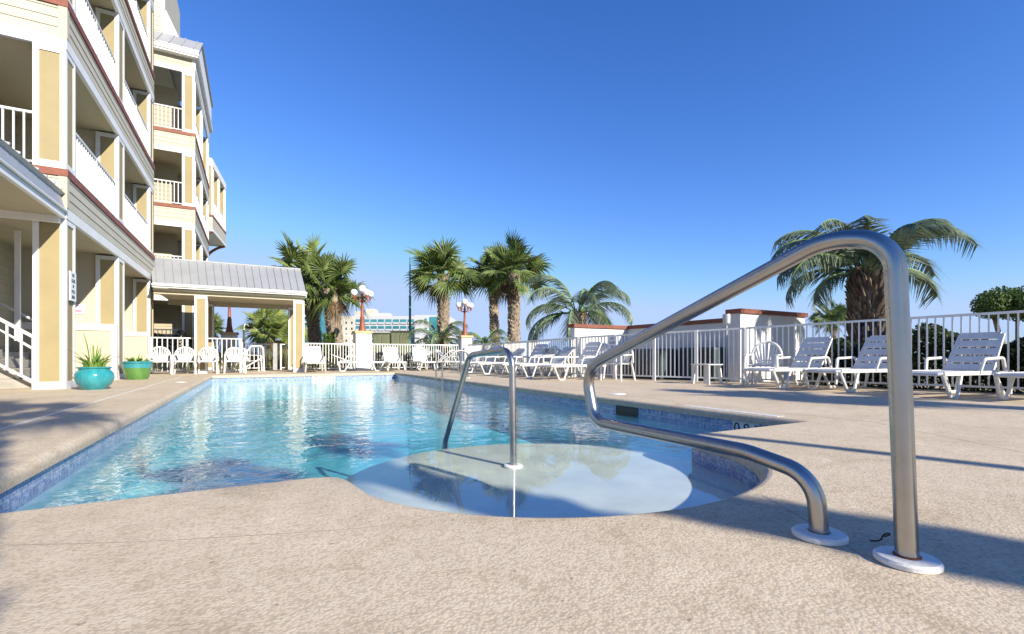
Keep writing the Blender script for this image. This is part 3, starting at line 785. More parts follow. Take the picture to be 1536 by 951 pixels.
m = MB(); m.hexa([(ex1-.16,18.95,2.80),(ex1-.10,18.95,2.80),(ex1-.10,22.55,2.80),(ex1-.16,22.55,2.80),(ex1-.16,20.7,3.95),(ex1-.10,20.7,3.95),(ex1-.10,20.8,3.95),(ex1-.16,20.8,3.95)]); m.build('gable_end', SIDEG, PV, world=True)
m = MB(); m.box(ex0,ex1-.02,18.93,22.55,2.72,2.78); m.build('ceiling', PVC, PV, world=True)
m = MB(); m.box(ex0,ex1+.03,18.78,18.90,2.79,2.90); m.box(ex0,ex1+.03,22.6,22.7,2.74,2.90); m.box(ex1-.02,ex1+.03,18.9,22.6,2.74,2.90); m.tube([(ex0,18.76,2.87),(ex1+.04,18.76,2.87)],.045,8); m.build('fascia', WHITE, PV, world=True)
MB().box(ex0,ex1-.1,19.05,19.35,2.62,2.718).build('beam', CREAM, PV, world=True); MB().box(ex0,ex1-.1,22.0,22.25,2.55,2.718).build('beam', CREAM, PV, world=True)
for (px_, py_) in ((-1.75,19.05),(1.27,19.05),(-1.75,21.95),(1.27,21.95)):
    pilaster(PV, px_, px_+.36, py_, py_+.34, 0, 2.62, .06)
# white railing under the pavilion
RF = thing('picket_railing', (-3.0, 19.45, 0), 'white picket railing behind the row of white armchairs under the pavilion', 'railing')
railing(RF, (-2.98,19.55), (-.42,19.55), 0, 1.22, 'picket_panel', RAILW, posts=(.0,.38,1.0))
railing(RF, (-.42,19.55), (-.42,22.0), 0, 1.22, 'picket_panel', RAILW, posts=(1.0,))
RP = thing('ramp_handrail', (.2, 20.4, 0), 'looped white tube handrail sloping beside the gate', 'handrail')
for yy in (20.2, 21.1):
    m = MB(); m.tube(bend([Vector((-.65,yy,.15)), Vector((-.1,yy,.95)), Vector((.30,yy,.98)), Vector((.34,yy,0))], [.05,.14], 6), .028, 10)
    m.tube([(-.4,yy,.10),(.32,yy,.55)], .022, 8); m.build('rail_tube', RAILW, RP, world=True, smooth='auto')
# gate and fence behind the pavilion
GF = thing('picket_gate', (0, 22.3, 0), 'white picket gate with grey latch post under the pavilion roof', 'gate')
GREYP = mat('grey_metal_post', (.30,.31,.32), .5)
railing(GF, (-.3,22.35), (.62,22.35), 0, 1.1, 'picket_panel')
railing(GF, (1.0,22.35), (1.38,22.35), 0, 1.1, 'gate_leaf', posts=(0,1))
MB().box(.70,.86,22.28,22.42,0,1.12).build('latch_post', GREYP, GF, world=True)
MB().box(.22,.42,22.27,22.30,.55,1.0).build('notice_board', PLW, GF, world=True)

# ---------------------------------------------------------------- fences
def fence(name, pts, tops, label, post_every=2.3, sp=.105, group='white picket fences round the deck'):
    """pts: xy nodes; tops: top height at each node"""
    root = thing(name, (pts[0][0], pts[0][1], 0), label, 'fence', group=group)
    up = Vector((0,0,1))
    for (a, b, za, zb) in zip(pts, pts[1:], tops, tops[1:]):
        A = Vector((*a,0)); B = Vector((*b,0)); L = (B-A).length; n = max(1, round(L/post_every))
        for i in range(n):
            p = A.lerp(B, i/n); q = A.lerp(B, (i+1)/n); h0 = za+(zb-za)*i/n; h1 = za+(zb-za)*(i+1)/n
            d = (q-p).normalized(); k = max(2, round((q-p).length/sp)); m = MB()
            m.bar(p+up*(h0-.02), q+up*(h1-.02), .045, .04); m.bar(p+up*.10, q+up*.10, .035, .035)
            for j in range(1, k):
                r = p.lerp(q, j/k); h = h0+(h1-h0)*j/k
                m.bar(r+up*.10, r+up*(h-.03), .022, .022, up=d)
            m.build('picket_panel', FENCEW, root, world=True)
            MB().bar(p+up*0, p+up*(h0+.0), .075, .075, up=d).build('post', FENCEW, root, world=True)
    p = Vector((*pts[-1],0)); MB().bar(p, p+up*tops[-1], .06, .06, up=(1,0,0)).build('post', FENCEW, root, world=True)
    return root
fence('picket_fence', [(1.72,19.85),(3.55,19.85)], [1.09,1.09], 'short white picket fence between the pavilion post and the pillar with the notice')
fence('picket_fence', [(4.25,19.85),(8.05,19.85)], [1.09,1.09], 'white picket fence between the two lamp pillars at the far end')
fpx = [(1700,455,10.6,-.6),(1536,465,10.35,1.75),(1493,467.5,10.05,2.75),(1319,479,9.6,4.35),(1103,491.7,8.95,6.55)]
pts = [(11.1,-.3),(10.5,2.2),(10.08,4.2),(9.3,6.62)]
def topz(p, a=None):
    # top rail height read from the photograph at that spot
    px = CX + F*(p[0]*RT[0]+p[1]*RT[1])/dep(*p); tab = [(700,516),(780,511.5),(820,510),(868,505.2),(965,500),(1015,496),(1103,491.9),(1319,478.4),(1400,473.2),(1536,465),(1800,450)]
    px = min(max(px,701),1790)
    for (a0,b0),(a1,b1) in zip(tab, tab[1:]):
        if a0 <= px <= a1:
            py = b0+(b1-b0)*(px-a0)/(a1-a0); return zt(py, dep(*p))
tp = [topz(p) for p in pts]; tp[0] = tp[1]+.03
fence('picket_fence', pts, tp, 'tall white picket fence behind the row of shaded loungers')
pts = [(9.3,6.64),(8.55,8.5),(7.95,10.7)]; tp = [topz(p) for p in pts]
fence('picket_gate_fence', pts, tp, 'white picket fence with gates in front of the dark pool equipment', post_every=1.05, group='white picket fences round the deck')
pts = [(7.93,10.75),(7.95,13.5),(8.3,19.3)]; tp = [topz(pts[0]), topz(pts[1]), 1.10]
fence('picket_fence', pts, tp, 'white picket fence behind the far group of loungers')
s = thing('pool_sign', (8.2, 9.55, .9), 'grey white NO GLASS IN POOL AREA sign hung on the fence rail', 'sign', rz=0, group='no glass signs')
sp_ = Vector((8.2-.07, 9.55, 0)); dd = Vector((8.45-7.95, 8.5-10.7, 0)).normalized()
m = MB(); a = sp_-dd*.14; b = sp_+dd*.14; m.bar((a.x,a.y,.83),(b.x,b.y,.83),.012,.56,up=(0,0,1)); m.build('board', SIGNW, s, world=True)
no_glass(s, (sp_.x-.008, sp_.y, .84), dd, hg=.52) if 0 else None
for i, tx in enumerate(('NO','GLASS','IN','POOL','AREA')):
    place_text(tx, .09, Vector((sp_.x,sp_.y,1.04-i*.105)) + dd.cross(Vector((0,0,1)))*.008, dd, (0,0,1), 'lettering', INK, s, sx=.7)

# walls of the equipment yard
STUC = mat('white_stucco', (.64,.64,.63), .8, var=.05, scale=2, bump=.3, bscale=30)
CAP = mat('terracotta_cap', (.20,.065,.04), .7, var=.15, scale=5)
def wall(label, x0, x1, y0, y1, h, wing=None):
    t = thing('stucco_wall', (x0,y0,0), label, 'wall', group='white stucco yard walls')
    m = MB().box(x0,x1,y0,y1,0,h); c = MB().box(x0-.05,x1+.05,y0-.05,y1+.05,h,h+.10)
    if wing:
        m.box(*wing,0,h); c.box(wing[0]-.05,wing[1]+.05,wing[2]-.05,wing[3]-.052,h+.003,h+.103)
    m.build('wall_face', STUC, t, world=True); c.build('coping', CAP, t, world=True)
wall('white stucco corner wall with terracotta coping beyond the fence gates', 7.98, 10.2, 10.98, 11.2, 1.40, (9.95,10.2,7.1,10.98))
wall('taller white stucco wall mottled with palm frond shadows', 9.62, 12.1, 6.95, 7.25, 1.56)
# dark equipment cabinets behind the gate
for i, (x0, x1, y0, y1, h, lb) in enumerate(((8.85,9.5,8.6,10.2,.78,'long low dark teal louvred equipment cabinet behind the fence gate'),(9.35,9.8,7.4,8.5,.80,'dark louvred equipment cabinet next to the taller stucco wall'))):
    t = thing('equipment_cabinet', ((x0+x1)/2,(y0+y1)/2,0), lb, 'cabinet')
    MB().box(x0,x1,y0,y1,0,h).build('body', CLOUT, t, world=True, bevel=.05)
    m = MB(); z = .06
    while z < h-.08: m.box(x0-.012,x0-.002,y0+.06,y1-.06,z,z+.02); z += .045
    m.build('louvres', DARK, t, world=True)
# flood light on the fence post
fl = thing('flood_light', (9.22, 7.0, 0), 'grey drum flood light on a short post beside the tall stucco wall', 'lamp')
GALV = mat('galvanised_metal', (.42,.43,.44), .45, metal=.5)
dfl = dep(9.22,7.0)
MB().tube([(0,0,0),(0,0,zt(488,dfl))], .018, 10).build('post', GALV, fl)
MB().lathe([(.05,zt(487,dfl)),(.078,zt(485,dfl)),(.085,zt(473,dfl)),(.08,zt(471.5,dfl))], 20).build('housing', GALV, fl, smooth='auto')

# ---------------------------------------------------------------- lamp pillars
TERRA = mat('terracotta_red_iron', (.25,.07,.04), .5, var=.12, scale=8)
GLOBE = mat('white_opal_globe', (.85,.85,.85), .15, var=.02)
CAPY = mat('ochre_pillar_cap', (.55,.42,.20), .7, var=.1)
def make_lamp(loc, label, rz=.3):
    t = thing('street_lamp', loc, label, 'lamp', rz=rz, group='five globe lamps on pillars')
    h = 1.62
    MB().lathe([(.16,0),(.16,.05),(.13,.09),(.13,.14),(.10,.30),(.085,.52),(.095,.56),(.07,.60),(.055,.95),(.05,1.30),(.07,1.34),(.045,1.4),(.04,h)],20).build('post', TERRA, t, smooth='auto')
    for k in range(4):
        a = k*PI/2
        c, s2 = math.cos(a), math.sin(a)
        m = MB().tube(smooth_path([Vector((0,0,1.28)), Vector((.18*c,.18*s2,1.20)), Vector((.34*c,.34*s2,1.30)), Vector((.36*c,.36*s2,1.42))],2), .018, 8)
        m.lathe([(.012,1.28),(.03,1.32),(.06,1.41),(.06,1.44)], 14, .36*c, .36*s2)
        m.build('arm', TERRA, t, smooth='auto')
        MB().sphere((.36*c,.36*s2,1.56), .135, 20, 12).build('globe', GLOBE, t, smooth=True)
    MB().sphere((0,0,1.74), .15, 20, 12).build('globe', GLOBE, t, smooth=True)
    return t
def pillar(x, y, wd, h, label):
    t = thing('lamp_pillar', (x,y,0), label, 'pillar', group='white lamp pillars')
    MB().box(-wd/2,wd/2,-wd/2,wd/2,0,h-.09).build('shaft', STUC, t, bevel=.006)
    MB().box(-wd/2-.05,wd/2+.05,-wd/2-.05,wd/2+.05,h-.09,h).build('cap', CAPY, t, bevel=.015)
    return t
pl = pillar(3.9, 20.05, .62, 1.60, 'white pillar with ochre cap and small notice at the far fence')
L1 = make_lamp((3.9,20.05,1.60), 'terracotta lamp with five sunlit white globes on the pillar with the notice')
pl2 = pillar(8.35, 19.85, .50, 1.50, 'white pillar with ochre cap in the shade where the far fences meet')
dup(L1, (8.35,19.85,1.50), .1, 'terracotta lamp with five white globes between the palms', (.88,.88,.88))
pillar(-.95, 24.3, .62, 1.62, 'grey pillar with ochre cap seen under the pavilion roof')
dup(L1, (-.95,24.3,1.62), .6, 'dark terracotta lamp standing behind the pavilion')
nb = thing('notice_board', (3.93, 19.735, 1.25), 'pale notice with faint grey text on the white lamp pillar', 'sign')
MB().box(-.19,.21,-.012,0,-.21,.20).build('board', SIGNW, nb)
m = MB()
GREYT = mat('grey_text', (.35,.38,.38), .7)
for i, (a, b) in enumerate(((-.03,.05),(-.14,.16),(-.05,.07),(-.13,.12),(-.04,.04),(-.14,.15))): m.box(a,b,-.016,-.0125,.13-i*.055,.15-i*.055)
m.build('lettering', GREYT, nb)

# ---------------------------------------------------------------- loungers and chairs
def make_lounger(tilt=58):
    t = thing('sun_lounger', (0,0,0), '', 'sun lounger', group='white resin sun loungers')
    # local: +X towards the foot end, width along Y; hinge at x=0
    W = .31; zs = .35
    m = MB()
    for s in (-1, 1):
        m.bar((-.45,s*W,zs),(1.22,s*W,zs),.055,.06)
        m.tube([(1.22,s*W,zs),(1.27,s*W*.9,zs-.01),(1.28,0,zs-.01)],.026,8)
    for i in range(9):
        x = .06+i*.132; m.bar((x,-W,zs+.012),(x,W,zs+.012),.112,.022,up=(0,0,1))
    m.bar((.06,0,zs-.01),(1.2,0,zs-.01),.03,.03); m.build('seat', PLASTIC, t, bevel=.006)
    a = math.radians(tilt); ca, sa = -math.cos(a), math.sin(a)
    m = MB(); L = .71
    P = lambda l, y, o=0: (ca*l+sa*o, y, zs+.02+sa*l-ca*o)
    for s in (-1, 1):
        m.bar(P(0,s*(W-.03)),P(L-.05,s*(W-.055)),.055,.032,up=(sa,0,-ca))
    n = 5
    for i in range(n):
        l0 = i*L/n+.006; l1 = (i+1)*L/n-.018
        w2 = W-.04 if i < n-1 else W-.075
        m.bar(P((l0+l1)/2,-w2,.003),P((l0+l1)/2,w2,.003),l1-l0,.022,up=(sa,0,-ca))
    for yy in (-.11,.0,.11): m.bar(P(.02,yy,-.012),P(L-.03,yy,-.012),.018,.018,up=(sa,0,-ca))
    m.build('backrest', PLASTIC, t, bevel=.006)
    for yy in (-.2, .2): MB().bar((-.30,yy,zs-.03),P(.38,yy,-.01),.03,.03).build('back_prop', PLASTIC, t)
    for s in (-1, 1):
        y = s*W
        for (xa, xb, x0, x1) in ((.80,1.22,.93,1.08),(-.42,-.02,-.36,-.20)):
            m = MB(); pts = [Vector((xa,y,zs-.02)),Vector((x0,y+s*.02,.022)),Vector((x1,y+s*.02,.022)),Vector((xb,y,zs-.02))]
            m.tube(bend(pts,[.04,.04],4), .024, 8); m.build('leg', PLASTIC, t, smooth='auto')
        m = MB(); pts = [Vector((.40,y+s*.02,zs)),Vector((.34,y+s*.045,zs+.20)),Vector((-.12,y+s*.045,zs+.22)),Vector((-.24,y+s*.02,zs))]
        m.tube(bend(pts,[.05,.07],5), .023, 8); m.build('armrest', PLASTIC, t, smooth='auto')
    return t
def make_chair():
    t = thing('armchair', (0,0,0), '', 'chair', group='white resin armchairs')
    # faces -Y
    m = MB(); n = 10
    m.hexa([(-.23,-.22,.40),(.23,-.22,.40),(.20,.2,.385),(-.20,.2,.385),(-.23,-.22,.425),(.23,-.22,.425),(.20,.2,.405),(-.20,.2,.405)]); m.tube([(-.24,-.225,.405),(.24,-.225,.405)],.02,8)
    m.build('seat', PLASTIC, t, bevel=.008)
    m = MB()
    rim = [Vector((.285*math.sin(u), .21+.10*(1-abs(math.sin(u)))*.9, .42 + .46*max(0,math.cos(u))**.62)) for u in [(-90+180*i/20)*PI/180 for i in range(21)]]
    m.tube(rim, .023, 8)
    for i in range(-4, 5):
        u = i*.27; k = math.sin(u)
        top = Vector((.28*k, .21+.10*(1-abs(k))*.9, .42+.455*max(0,math.cos(u))**.62)); bot = Vector((.15*k, .20, .41))
        m.bar(bot, top, .034, .012, up=(0,1,0))
    m.bar((-.21,.2,.42),(.21,.2,.42),.03,.05); m.tube([(-.15,.21,.52),(-.06,.235,.50),(.06,.235,.50),(.15,.21,.52)],.012,6)
    m.build('backrest', PLASTIC, t, smooth='auto')
    for sx in (-1, 1):
        m = MB().tube(bend([Vector((sx*.29,-.27,0)),Vector((sx*.265,-.24,.63)),Vector((sx*.255,.18,.64))],[.06],5), [.021]*8+[.018], 8) if 0 else MB().tube(bend([Vector((sx*.31,-.27,0)),Vector((sx*.285,-.24,.60))],[],5), .026, 8)
        m.build('leg', PLASTIC, t, smooth='auto')
        MB().tube([(sx*.29,.28,0),(sx*.25,.20,.42),(sx*.265,.21,.52)], .025, 8).build('leg', PLASTIC, t, smooth='auto')
        m = MB().bar((sx*.288,-.26,.61),(sx*.275,.20,.62),.06,.024).tube([(sx*.275,.20,.62),(sx*.265,.235,.70)],.018,8); m.build('armrest', PLASTIC, t, bevel=.006)
    return t
lng = {}
def lounger(x, y, foot_deg, label, tilt=58):
    """x,y = hinge; foot_deg = world heading of the foot end"""
    if tilt not in lng:
        q = lng[tilt] = make_lounger(tilt); q.location = (x,y,0); q.rotation_euler = (0,0,math.radians(foot_deg)); q['label'] = label; return q
    return dup(lng[tilt], (x,y,0), math.radians(foot_deg), label)
lounger(9.55, 3.05, 172, 'shaded white lounger just right of the tall steel rail')
lounger(9.5, 4.32, 172, 'shaded white lounger partly hidden by the tall steel rail')
lounger(9.25, 5.3, 173, 'shaded white lounger next to the armchair by the stucco wall')
lounger(9.8, 2.0, 172, 'white lounger cut by the right edge of the photo')
lounger(7.5, 9.9, 184, 'white lounger with dark slotted back in front of the NO GLASS fence sign')
lounger(7.45, 11.15, 178, 'white lounger one place beyond the dark slotted one by the fence', 44)
lounger(7.5, 12.5, 186, 'white lounger in the middle of the far right group')
lounger(7.5, 14.0, 181, 'white lounger behind the small arched rail, second from the far corner', 44)
lounger(7.6, 15.7, 184, 'white lounger behind the small arched rail, nearest the shaded pillar')
lounger(7.2, 18.9, 325, 'sunlit white lounger with its foot pointing away from the shaded pillar', 44)
lounger(6.05, 19.05, 268, 'sunlit white lounger behind the pool ladder')
lounger(4.85, 19.05, 266, 'sunlit white lounger just right of the pillar with the notice')
lounger(3.25, 19.0, 350, 'sunlit white lounger standing sideways before the pillar with the notice', 22)
lounger(1.95, 19.15, 268, 'sunlit white lounger next to the right post of the pavilion')
ch0 = make_chair(); ch0.location = (-2.62,18.55,0); ch0.rotation_euler = (0,0,math.radians(8)); ch0['label'] = 'white fan backed armchair nearest the building in the pavilion row'
dup(ch0, (-1.98,18.62,0), math.radians(3), 'second white fan backed armchair from the building in the pavilion row')
dup(ch0, (-1.36,18.66,0), math.radians(-4), 'third white fan backed armchair from the building in the pavilion row')
dup(ch0, (-.58,18.75,0), math.radians(4), 'white fan backed armchair standing apart at the gate end of the pavilion row')
dup(ch0, (-.05,20.7,0), math.radians(80), 'white armchair seen sideways by the looped handrail')
dup(ch0, (9.0,5.98,0), math.radians(-70), 'shaded white armchair in front of the tall stucco wall')
dup(ch0, (7.75,8.9,0), math.radians(-80), 'shaded white armchair behind the bend of the tall steel rail')
dup(ch0, (7.55,11.8,0), math.radians(-95), 'white armchair among the loungers of the far right group')
st = thing('side_table', (8.45,6.9,0), 'small low white resin table by the fence corner', 'table')
MB().box(-.23,.23,-.23,.23,.40,.425).build('top', PLASTIC, st, bevel=.01)
for sx in (-1,1):
    for sy in (-1,1): MB().bar((sx*.2,sy*.2,0),(sx*.17,sy*.17,.40),.07,.03,up=(1,0,0)).build('leg', PLASTIC, st)

# ---------------------------------------------------------------- pots
def glaze(name, c, c2, sc=9):
    m = mat(name, c, .12, c2=c2, scale=sc, spec=.7, stretch=(1,1,.35)); return m
SOIL = mat('potting_soil', (.05,.035,.025), .95)
LEAFY = mat('yellow_green_leaf', (.20,.32,.05), .45, c2=(.09,.19,.03), scale=7)
def blades(m, n, r, h, lean, wd, seed):
    rnd = random.Random(seed)
    for i in range(n):
        a = rnd.uniform(0,2*PI); L = h*rnd.uniform(.55,1.1); le = lean*rnd.uniform(.3,1.3); c, s = math.cos(a), math.sin(a)
        b = Vector((r*c*rnd.uniform(.1,.8), r*s*rnd.uniform(.1,.8), 0)); prev = None
        for k in range(6):
            u = k/5; p = b + Vector((c,s,0))*le*u*u*L + Vector((0,0,L*(u-.35*le*u*u)))
            w_ = wd*(1-u)**.7*(.6+.8*u) ; sd = Vector((-s,c,0))*w_/2
            cur = (p-sd, p+Vector((0,0,-.25*w_)), p+sd)
            if prev: m.quad(prev[0],prev[1],cur[1],cur[0]); m.quad(prev[1],prev[2],cur[2],cur[1])
            prev = cur
pot = thing('flower_pot', (-2.50,11.0,0), 'round glazed turquoise pot with spiky plant by the corner pilaster', 'pot')
MB().lathe([(.20,0),(.21,.01),(.30,.10),(.352,.20),(.345,.29),(.30,.345),(.275,.365),(.275,.385),(.31,.40),(.315,.42),(.285,.425),(.265,.39),(.26,.34)],48).build('pot_body', glaze('turquoise_glaze',(.04,.29,.32),(.02,.20,.24)), pot, smooth='auto')
MB().lathe([(.265,.37),(.26,.385),(.1,.395)],24).build('soil', SOIL, pot)
pt = thing('potted_plant', (-2.50,11.0,.38), 'spiky yellow green bromeliad growing in the turquoise pot', 'plant')
m = MB(); blades(m, 46, .24, .30, .8, .05, 3); blades(m, 6, .1, .75, .15, .05, 5); blades(m, 5, .2, .5, 1.1, .035, 9); m.build('foliage', LEAFY, pt)
pot.scale = (.8,.8,.95)
pot = thing('flower_pot', (-2.60,15.1,0), 'glazed pot with turquoise rim and green ribbed base', 'pot')
pot.scale = (.88,.88,.98)
pb = MB().lathe([(.245,0),(.25,.01),(.30,.12),(.335,.27),(.34,.30)],48).build('pot_body', glaze('green_glaze',(.11,.25,.06),(.06,.17,.04)), pot, smooth='auto')
MB().lathe([(.341,.30),(.35,.36),(.355,.42),(.385,.43),(.39,.46),(.35,.47),(.33,.43)],48).build('rim', glaze('aqua_glaze',(.06,.30,.34),(.03,.21,.25)), pot, smooth='auto')
MB().lathe([(.33,.42),(.32,.43),(.1,.44)],24).build('soil', SOIL, pot)
pt = thing('potted_plant', (-2.60,15.1,.41), 'low spreading green succulent in the two tone pot', 'plant')
m = MB(); blades(m, 60, .30, .20, .9, .05, 13); blades(m, 6, .2, .3, .3, .04, 15); m.build('foliage', LEAFY, pt)

# ---------------------------------------------------------------- palms
def leafmat(name, c, c2, rough=.5, sc=2.5, trans=.25):
    m, nt, b = nodes(name); L = nt.links.new
    tc = nt.nodes.new('ShaderNodeTexCoord'); n = nt.nodes.new('ShaderNodeTexNoise'); n.inputs['Scale'].default_value = sc; n.inputs['Detail'].default_value = 6
    L(tc.outputs['Object'], n.inputs['Vector']); r = nt.nodes.new('ShaderNodeValToRGB')
    r.color_ramp.elements[0].color = (*c2,1); r.color_ramp.elements[1].color = (*c,1); r.color_ramp.elements[0].position = .38; r.color_ramp.elements[1].position = .62
    L(n.outputs['Fac'], r.inputs['Fac']); L(r.outputs['Color'], b.inputs['Base Color']); b.inputs['Roughness'].default_value = rough
    t = nt.nodes.new('ShaderNodeBsdfTranslucent'); L(r.outputs['Color'], t.inputs['Color'])
    mx = nt.nodes.new('ShaderNodeMixShader'); mx.inputs[0].default_value = trans
    L(b.outputs[0], mx.inputs[1]); L(t.outputs[0], mx.inputs[2]); L(mx.outputs[0], nt.nodes['Material Output'].inputs['Surface'])
    return m
SABAL = leafmat('sabal_frond_green', (.19,.25,.07), (.075,.12,.03))
SABALB = leafmat('sabal_frond_light_green', (.28,.34,.09), (.13,.18,.05))
PINDO = leafmat('feather_frond_grey_green', (.22,.27,.17), (.08,.12,.075))
DEADF = leafmat('dry_frond_brown', (.20,.13,.06), (.09,.055,.03))
BARK = mat('palm_bark', (.32,.26,.20), .9, c2=(.12,.09,.07), scale=9, bump=.5, bscale=30)
BOOT = mat('palm_boot_stubs', (.44,.36,.27), .9, c2=(.16,.12,.085), scale=5, bump=.3, bscale=40)
def fan(m, o, d, R, rnd, droop=.35, n=30, spread=2.35):
    """costapalmate leaf: o hub, d direction"""
    d = d.normalized(); s = d.cross(Vector((0,0,1)))
    if s.length < .1: s = d.cross(Vector((1,0,0)))
    s.normalize(); nn = s.cross(d).normalized()
    roll = rnd.uniform(-1.1,1.1); s2 = s*math.cos(roll)+nn*math.sin(roll); n2 = s2.cross(d).normalized()
    for i in range(n):
        th = -spread + 2*spread*i/(n-1) + rnd.uniform(-.05,.05)
        dr = d*math.cos(th)+s2*math.sin(th)
        L = R*(.60+.40*math.cos(th*.5))*rnd.uniform(.8,1.1)
        dr = (dr + n2*.30*abs(math.sin(th)) + d*.1).normalized()
        side = dr.cross(n2).normalized(); prev = None
        for k in range(5):
            u = k/4; p = o + dr*L*u + Vector((0,0,-1))*droop*L*u**3
            w_ = .036*R*(.7,1.35,1.1,.6,.05)[k]
            cur = (p-side*w_, p+n2*w_*.7*(1 if i % 2 else -1), p+side*w_)
            if prev:
                m.quad(prev[0],prev[1],cur[1],cur[0]); m.quad(prev[1],prev[2],cur[2],cur[1])
            prev = cur
BOOTD = mat('shaggy_dark_boots', (.20,.14,.09), .9, c2=(.06,.04,.03), scale=6, bump=.3, bscale=40)
def trunk(t, base, top, r0, r1, boots, rnd, boot_from=.25, nb=None, slim=False):
    base = Vector(base); top = Vector(top); H = (top-base).length
    pts = []; rad = []
    for i in range(13):
        u = i/12; p = base.lerp(top,u) + Vector((math.sin(u*3)*.03*H*.3, math.cos(u*2.3)*.02*H*.3,0)); pts.append(p); rad.append((r0+(r1-r0)*u)*(1+rnd.uniform(-.05,.05)))
    tr = MB().tube(pts, rad, 14).build('trunk', BARK, t, smooth=True)
    if boots:
        m = MB(); n = nb or int(H*(150 if slim else 46)); ga = 2.39996
        for i in range(n):
            u = boot_from+(1-boot_from)*i/n; j = min(int(u*12), 11); f = u*12-j; p = pts[j].lerp(pts[j+1], f); r = rad[j]*.92
            a = i*ga+rnd.uniform(-.15,.15); c, s = math.cos(a), math.sin(a); o_ = Vector((c,s,0)); sd = Vector((-s,c,0))
            L = boots*rnd.uniform(.7,1.2); wb = boots*(.13 if slim else .42); out = boots*rnd.uniform(.35,.6)*(.8 if slim else 1)
            a0 = p+o_*r-Vector((0,0,L*.3)); b0 = p+o_*(r+out)+Vector((0,0,L*.75)); c0 = p+o_*r*.9+Vector((0,0,L*.5))
            skew = sd*rnd.choice((-1,1))*wb*rnd.uniform(.4,1.1)
            m.hexa([a0-sd*wb, a0+sd*wb, a0+sd*wb-o_*.05, a0-sd*wb-o_*.05, b0-sd*wb*.35+skew, b0+sd*wb*.35+skew, c0+sd*wb*.7, c0-sd*wb*.7])
        m.build('leaf_boots', BOOTD if slim else BOOT, tr)
    return pts[-1]
def sabal(px, d, ytop, ycen, rpx, tw, label, base_px=None, seed=1, mt=None, nf=34, boots=.17, group='fan palms beyond the deck', ybase=None, xy=None, ht=None, R=None, dead=3, light=0, lean=0):
    rnd = random.Random(seed); k = F/d
    if xy is None:
        x, y = at(px, d); zt_ = zt(ytop, d); R = rpx/k; tr = tw/k/2
        bx, by = at(base_px or px, d)
    else:
        x, y = xy; zt_ = ht; tr = tw; bx, by = xy; x += lean
    t = thing('fan_palm', (bx,by,0), label, 'palm tree', group=group)
    top = trunk(t, (0,0,-.05), (x-bx,y-by,zt_), tr*1.0, tr*.86, boots, rnd)
    m = MB(); mp = MB(); md = MB()
    for i in range(nf):
        u = (i+.5)/nf; el = math.radians(86-112*u**.8+rnd.uniform(-12,12)); az = i*2.39996+rnd.uniform(-.4,.4)
        dv = Vector((math.cos(az)*math.cos(el), math.sin(az)*math.cos(el), math.sin(el)))
        pl_ = R*rnd.uniform(.22,.70); hub = top + dv*pl_ + Vector((0,0,-.06*R*u))
        mp.tube([top+Vector((0,0,-.05)), top+dv*pl_*.5+Vector((0,0,.04*R)), hub], [.022,.015,.010], 5, False)
        dd = (dv+Vector((rnd.uniform(-.25,.25),rnd.uniform(-.25,.25),-.22*u+rnd.uniform(-.15,.1)))).normalized()
        fan(m, hub, dd, R*rnd.uniform(.44,.58), rnd, droop=.10+.30*u)
    for i in range(dead):
        az = rnd.uniform(0,2*PI); dv = Vector((math.cos(az)*.5, math.sin(az)*.5,-.8)); hub = top+dv*R*.35
        fan(md, hub, Vector((dv.x*.5,dv.y*.5,-1)), R*.42, rnd, droop=.5, n=14, spread=1.2)
    cr = m.build('crown', mt or SABAL, t); mp.build('stalks', LEAFY, cr)
    if dead: md.build('dry_fronds', DEADF, cr)
    return t
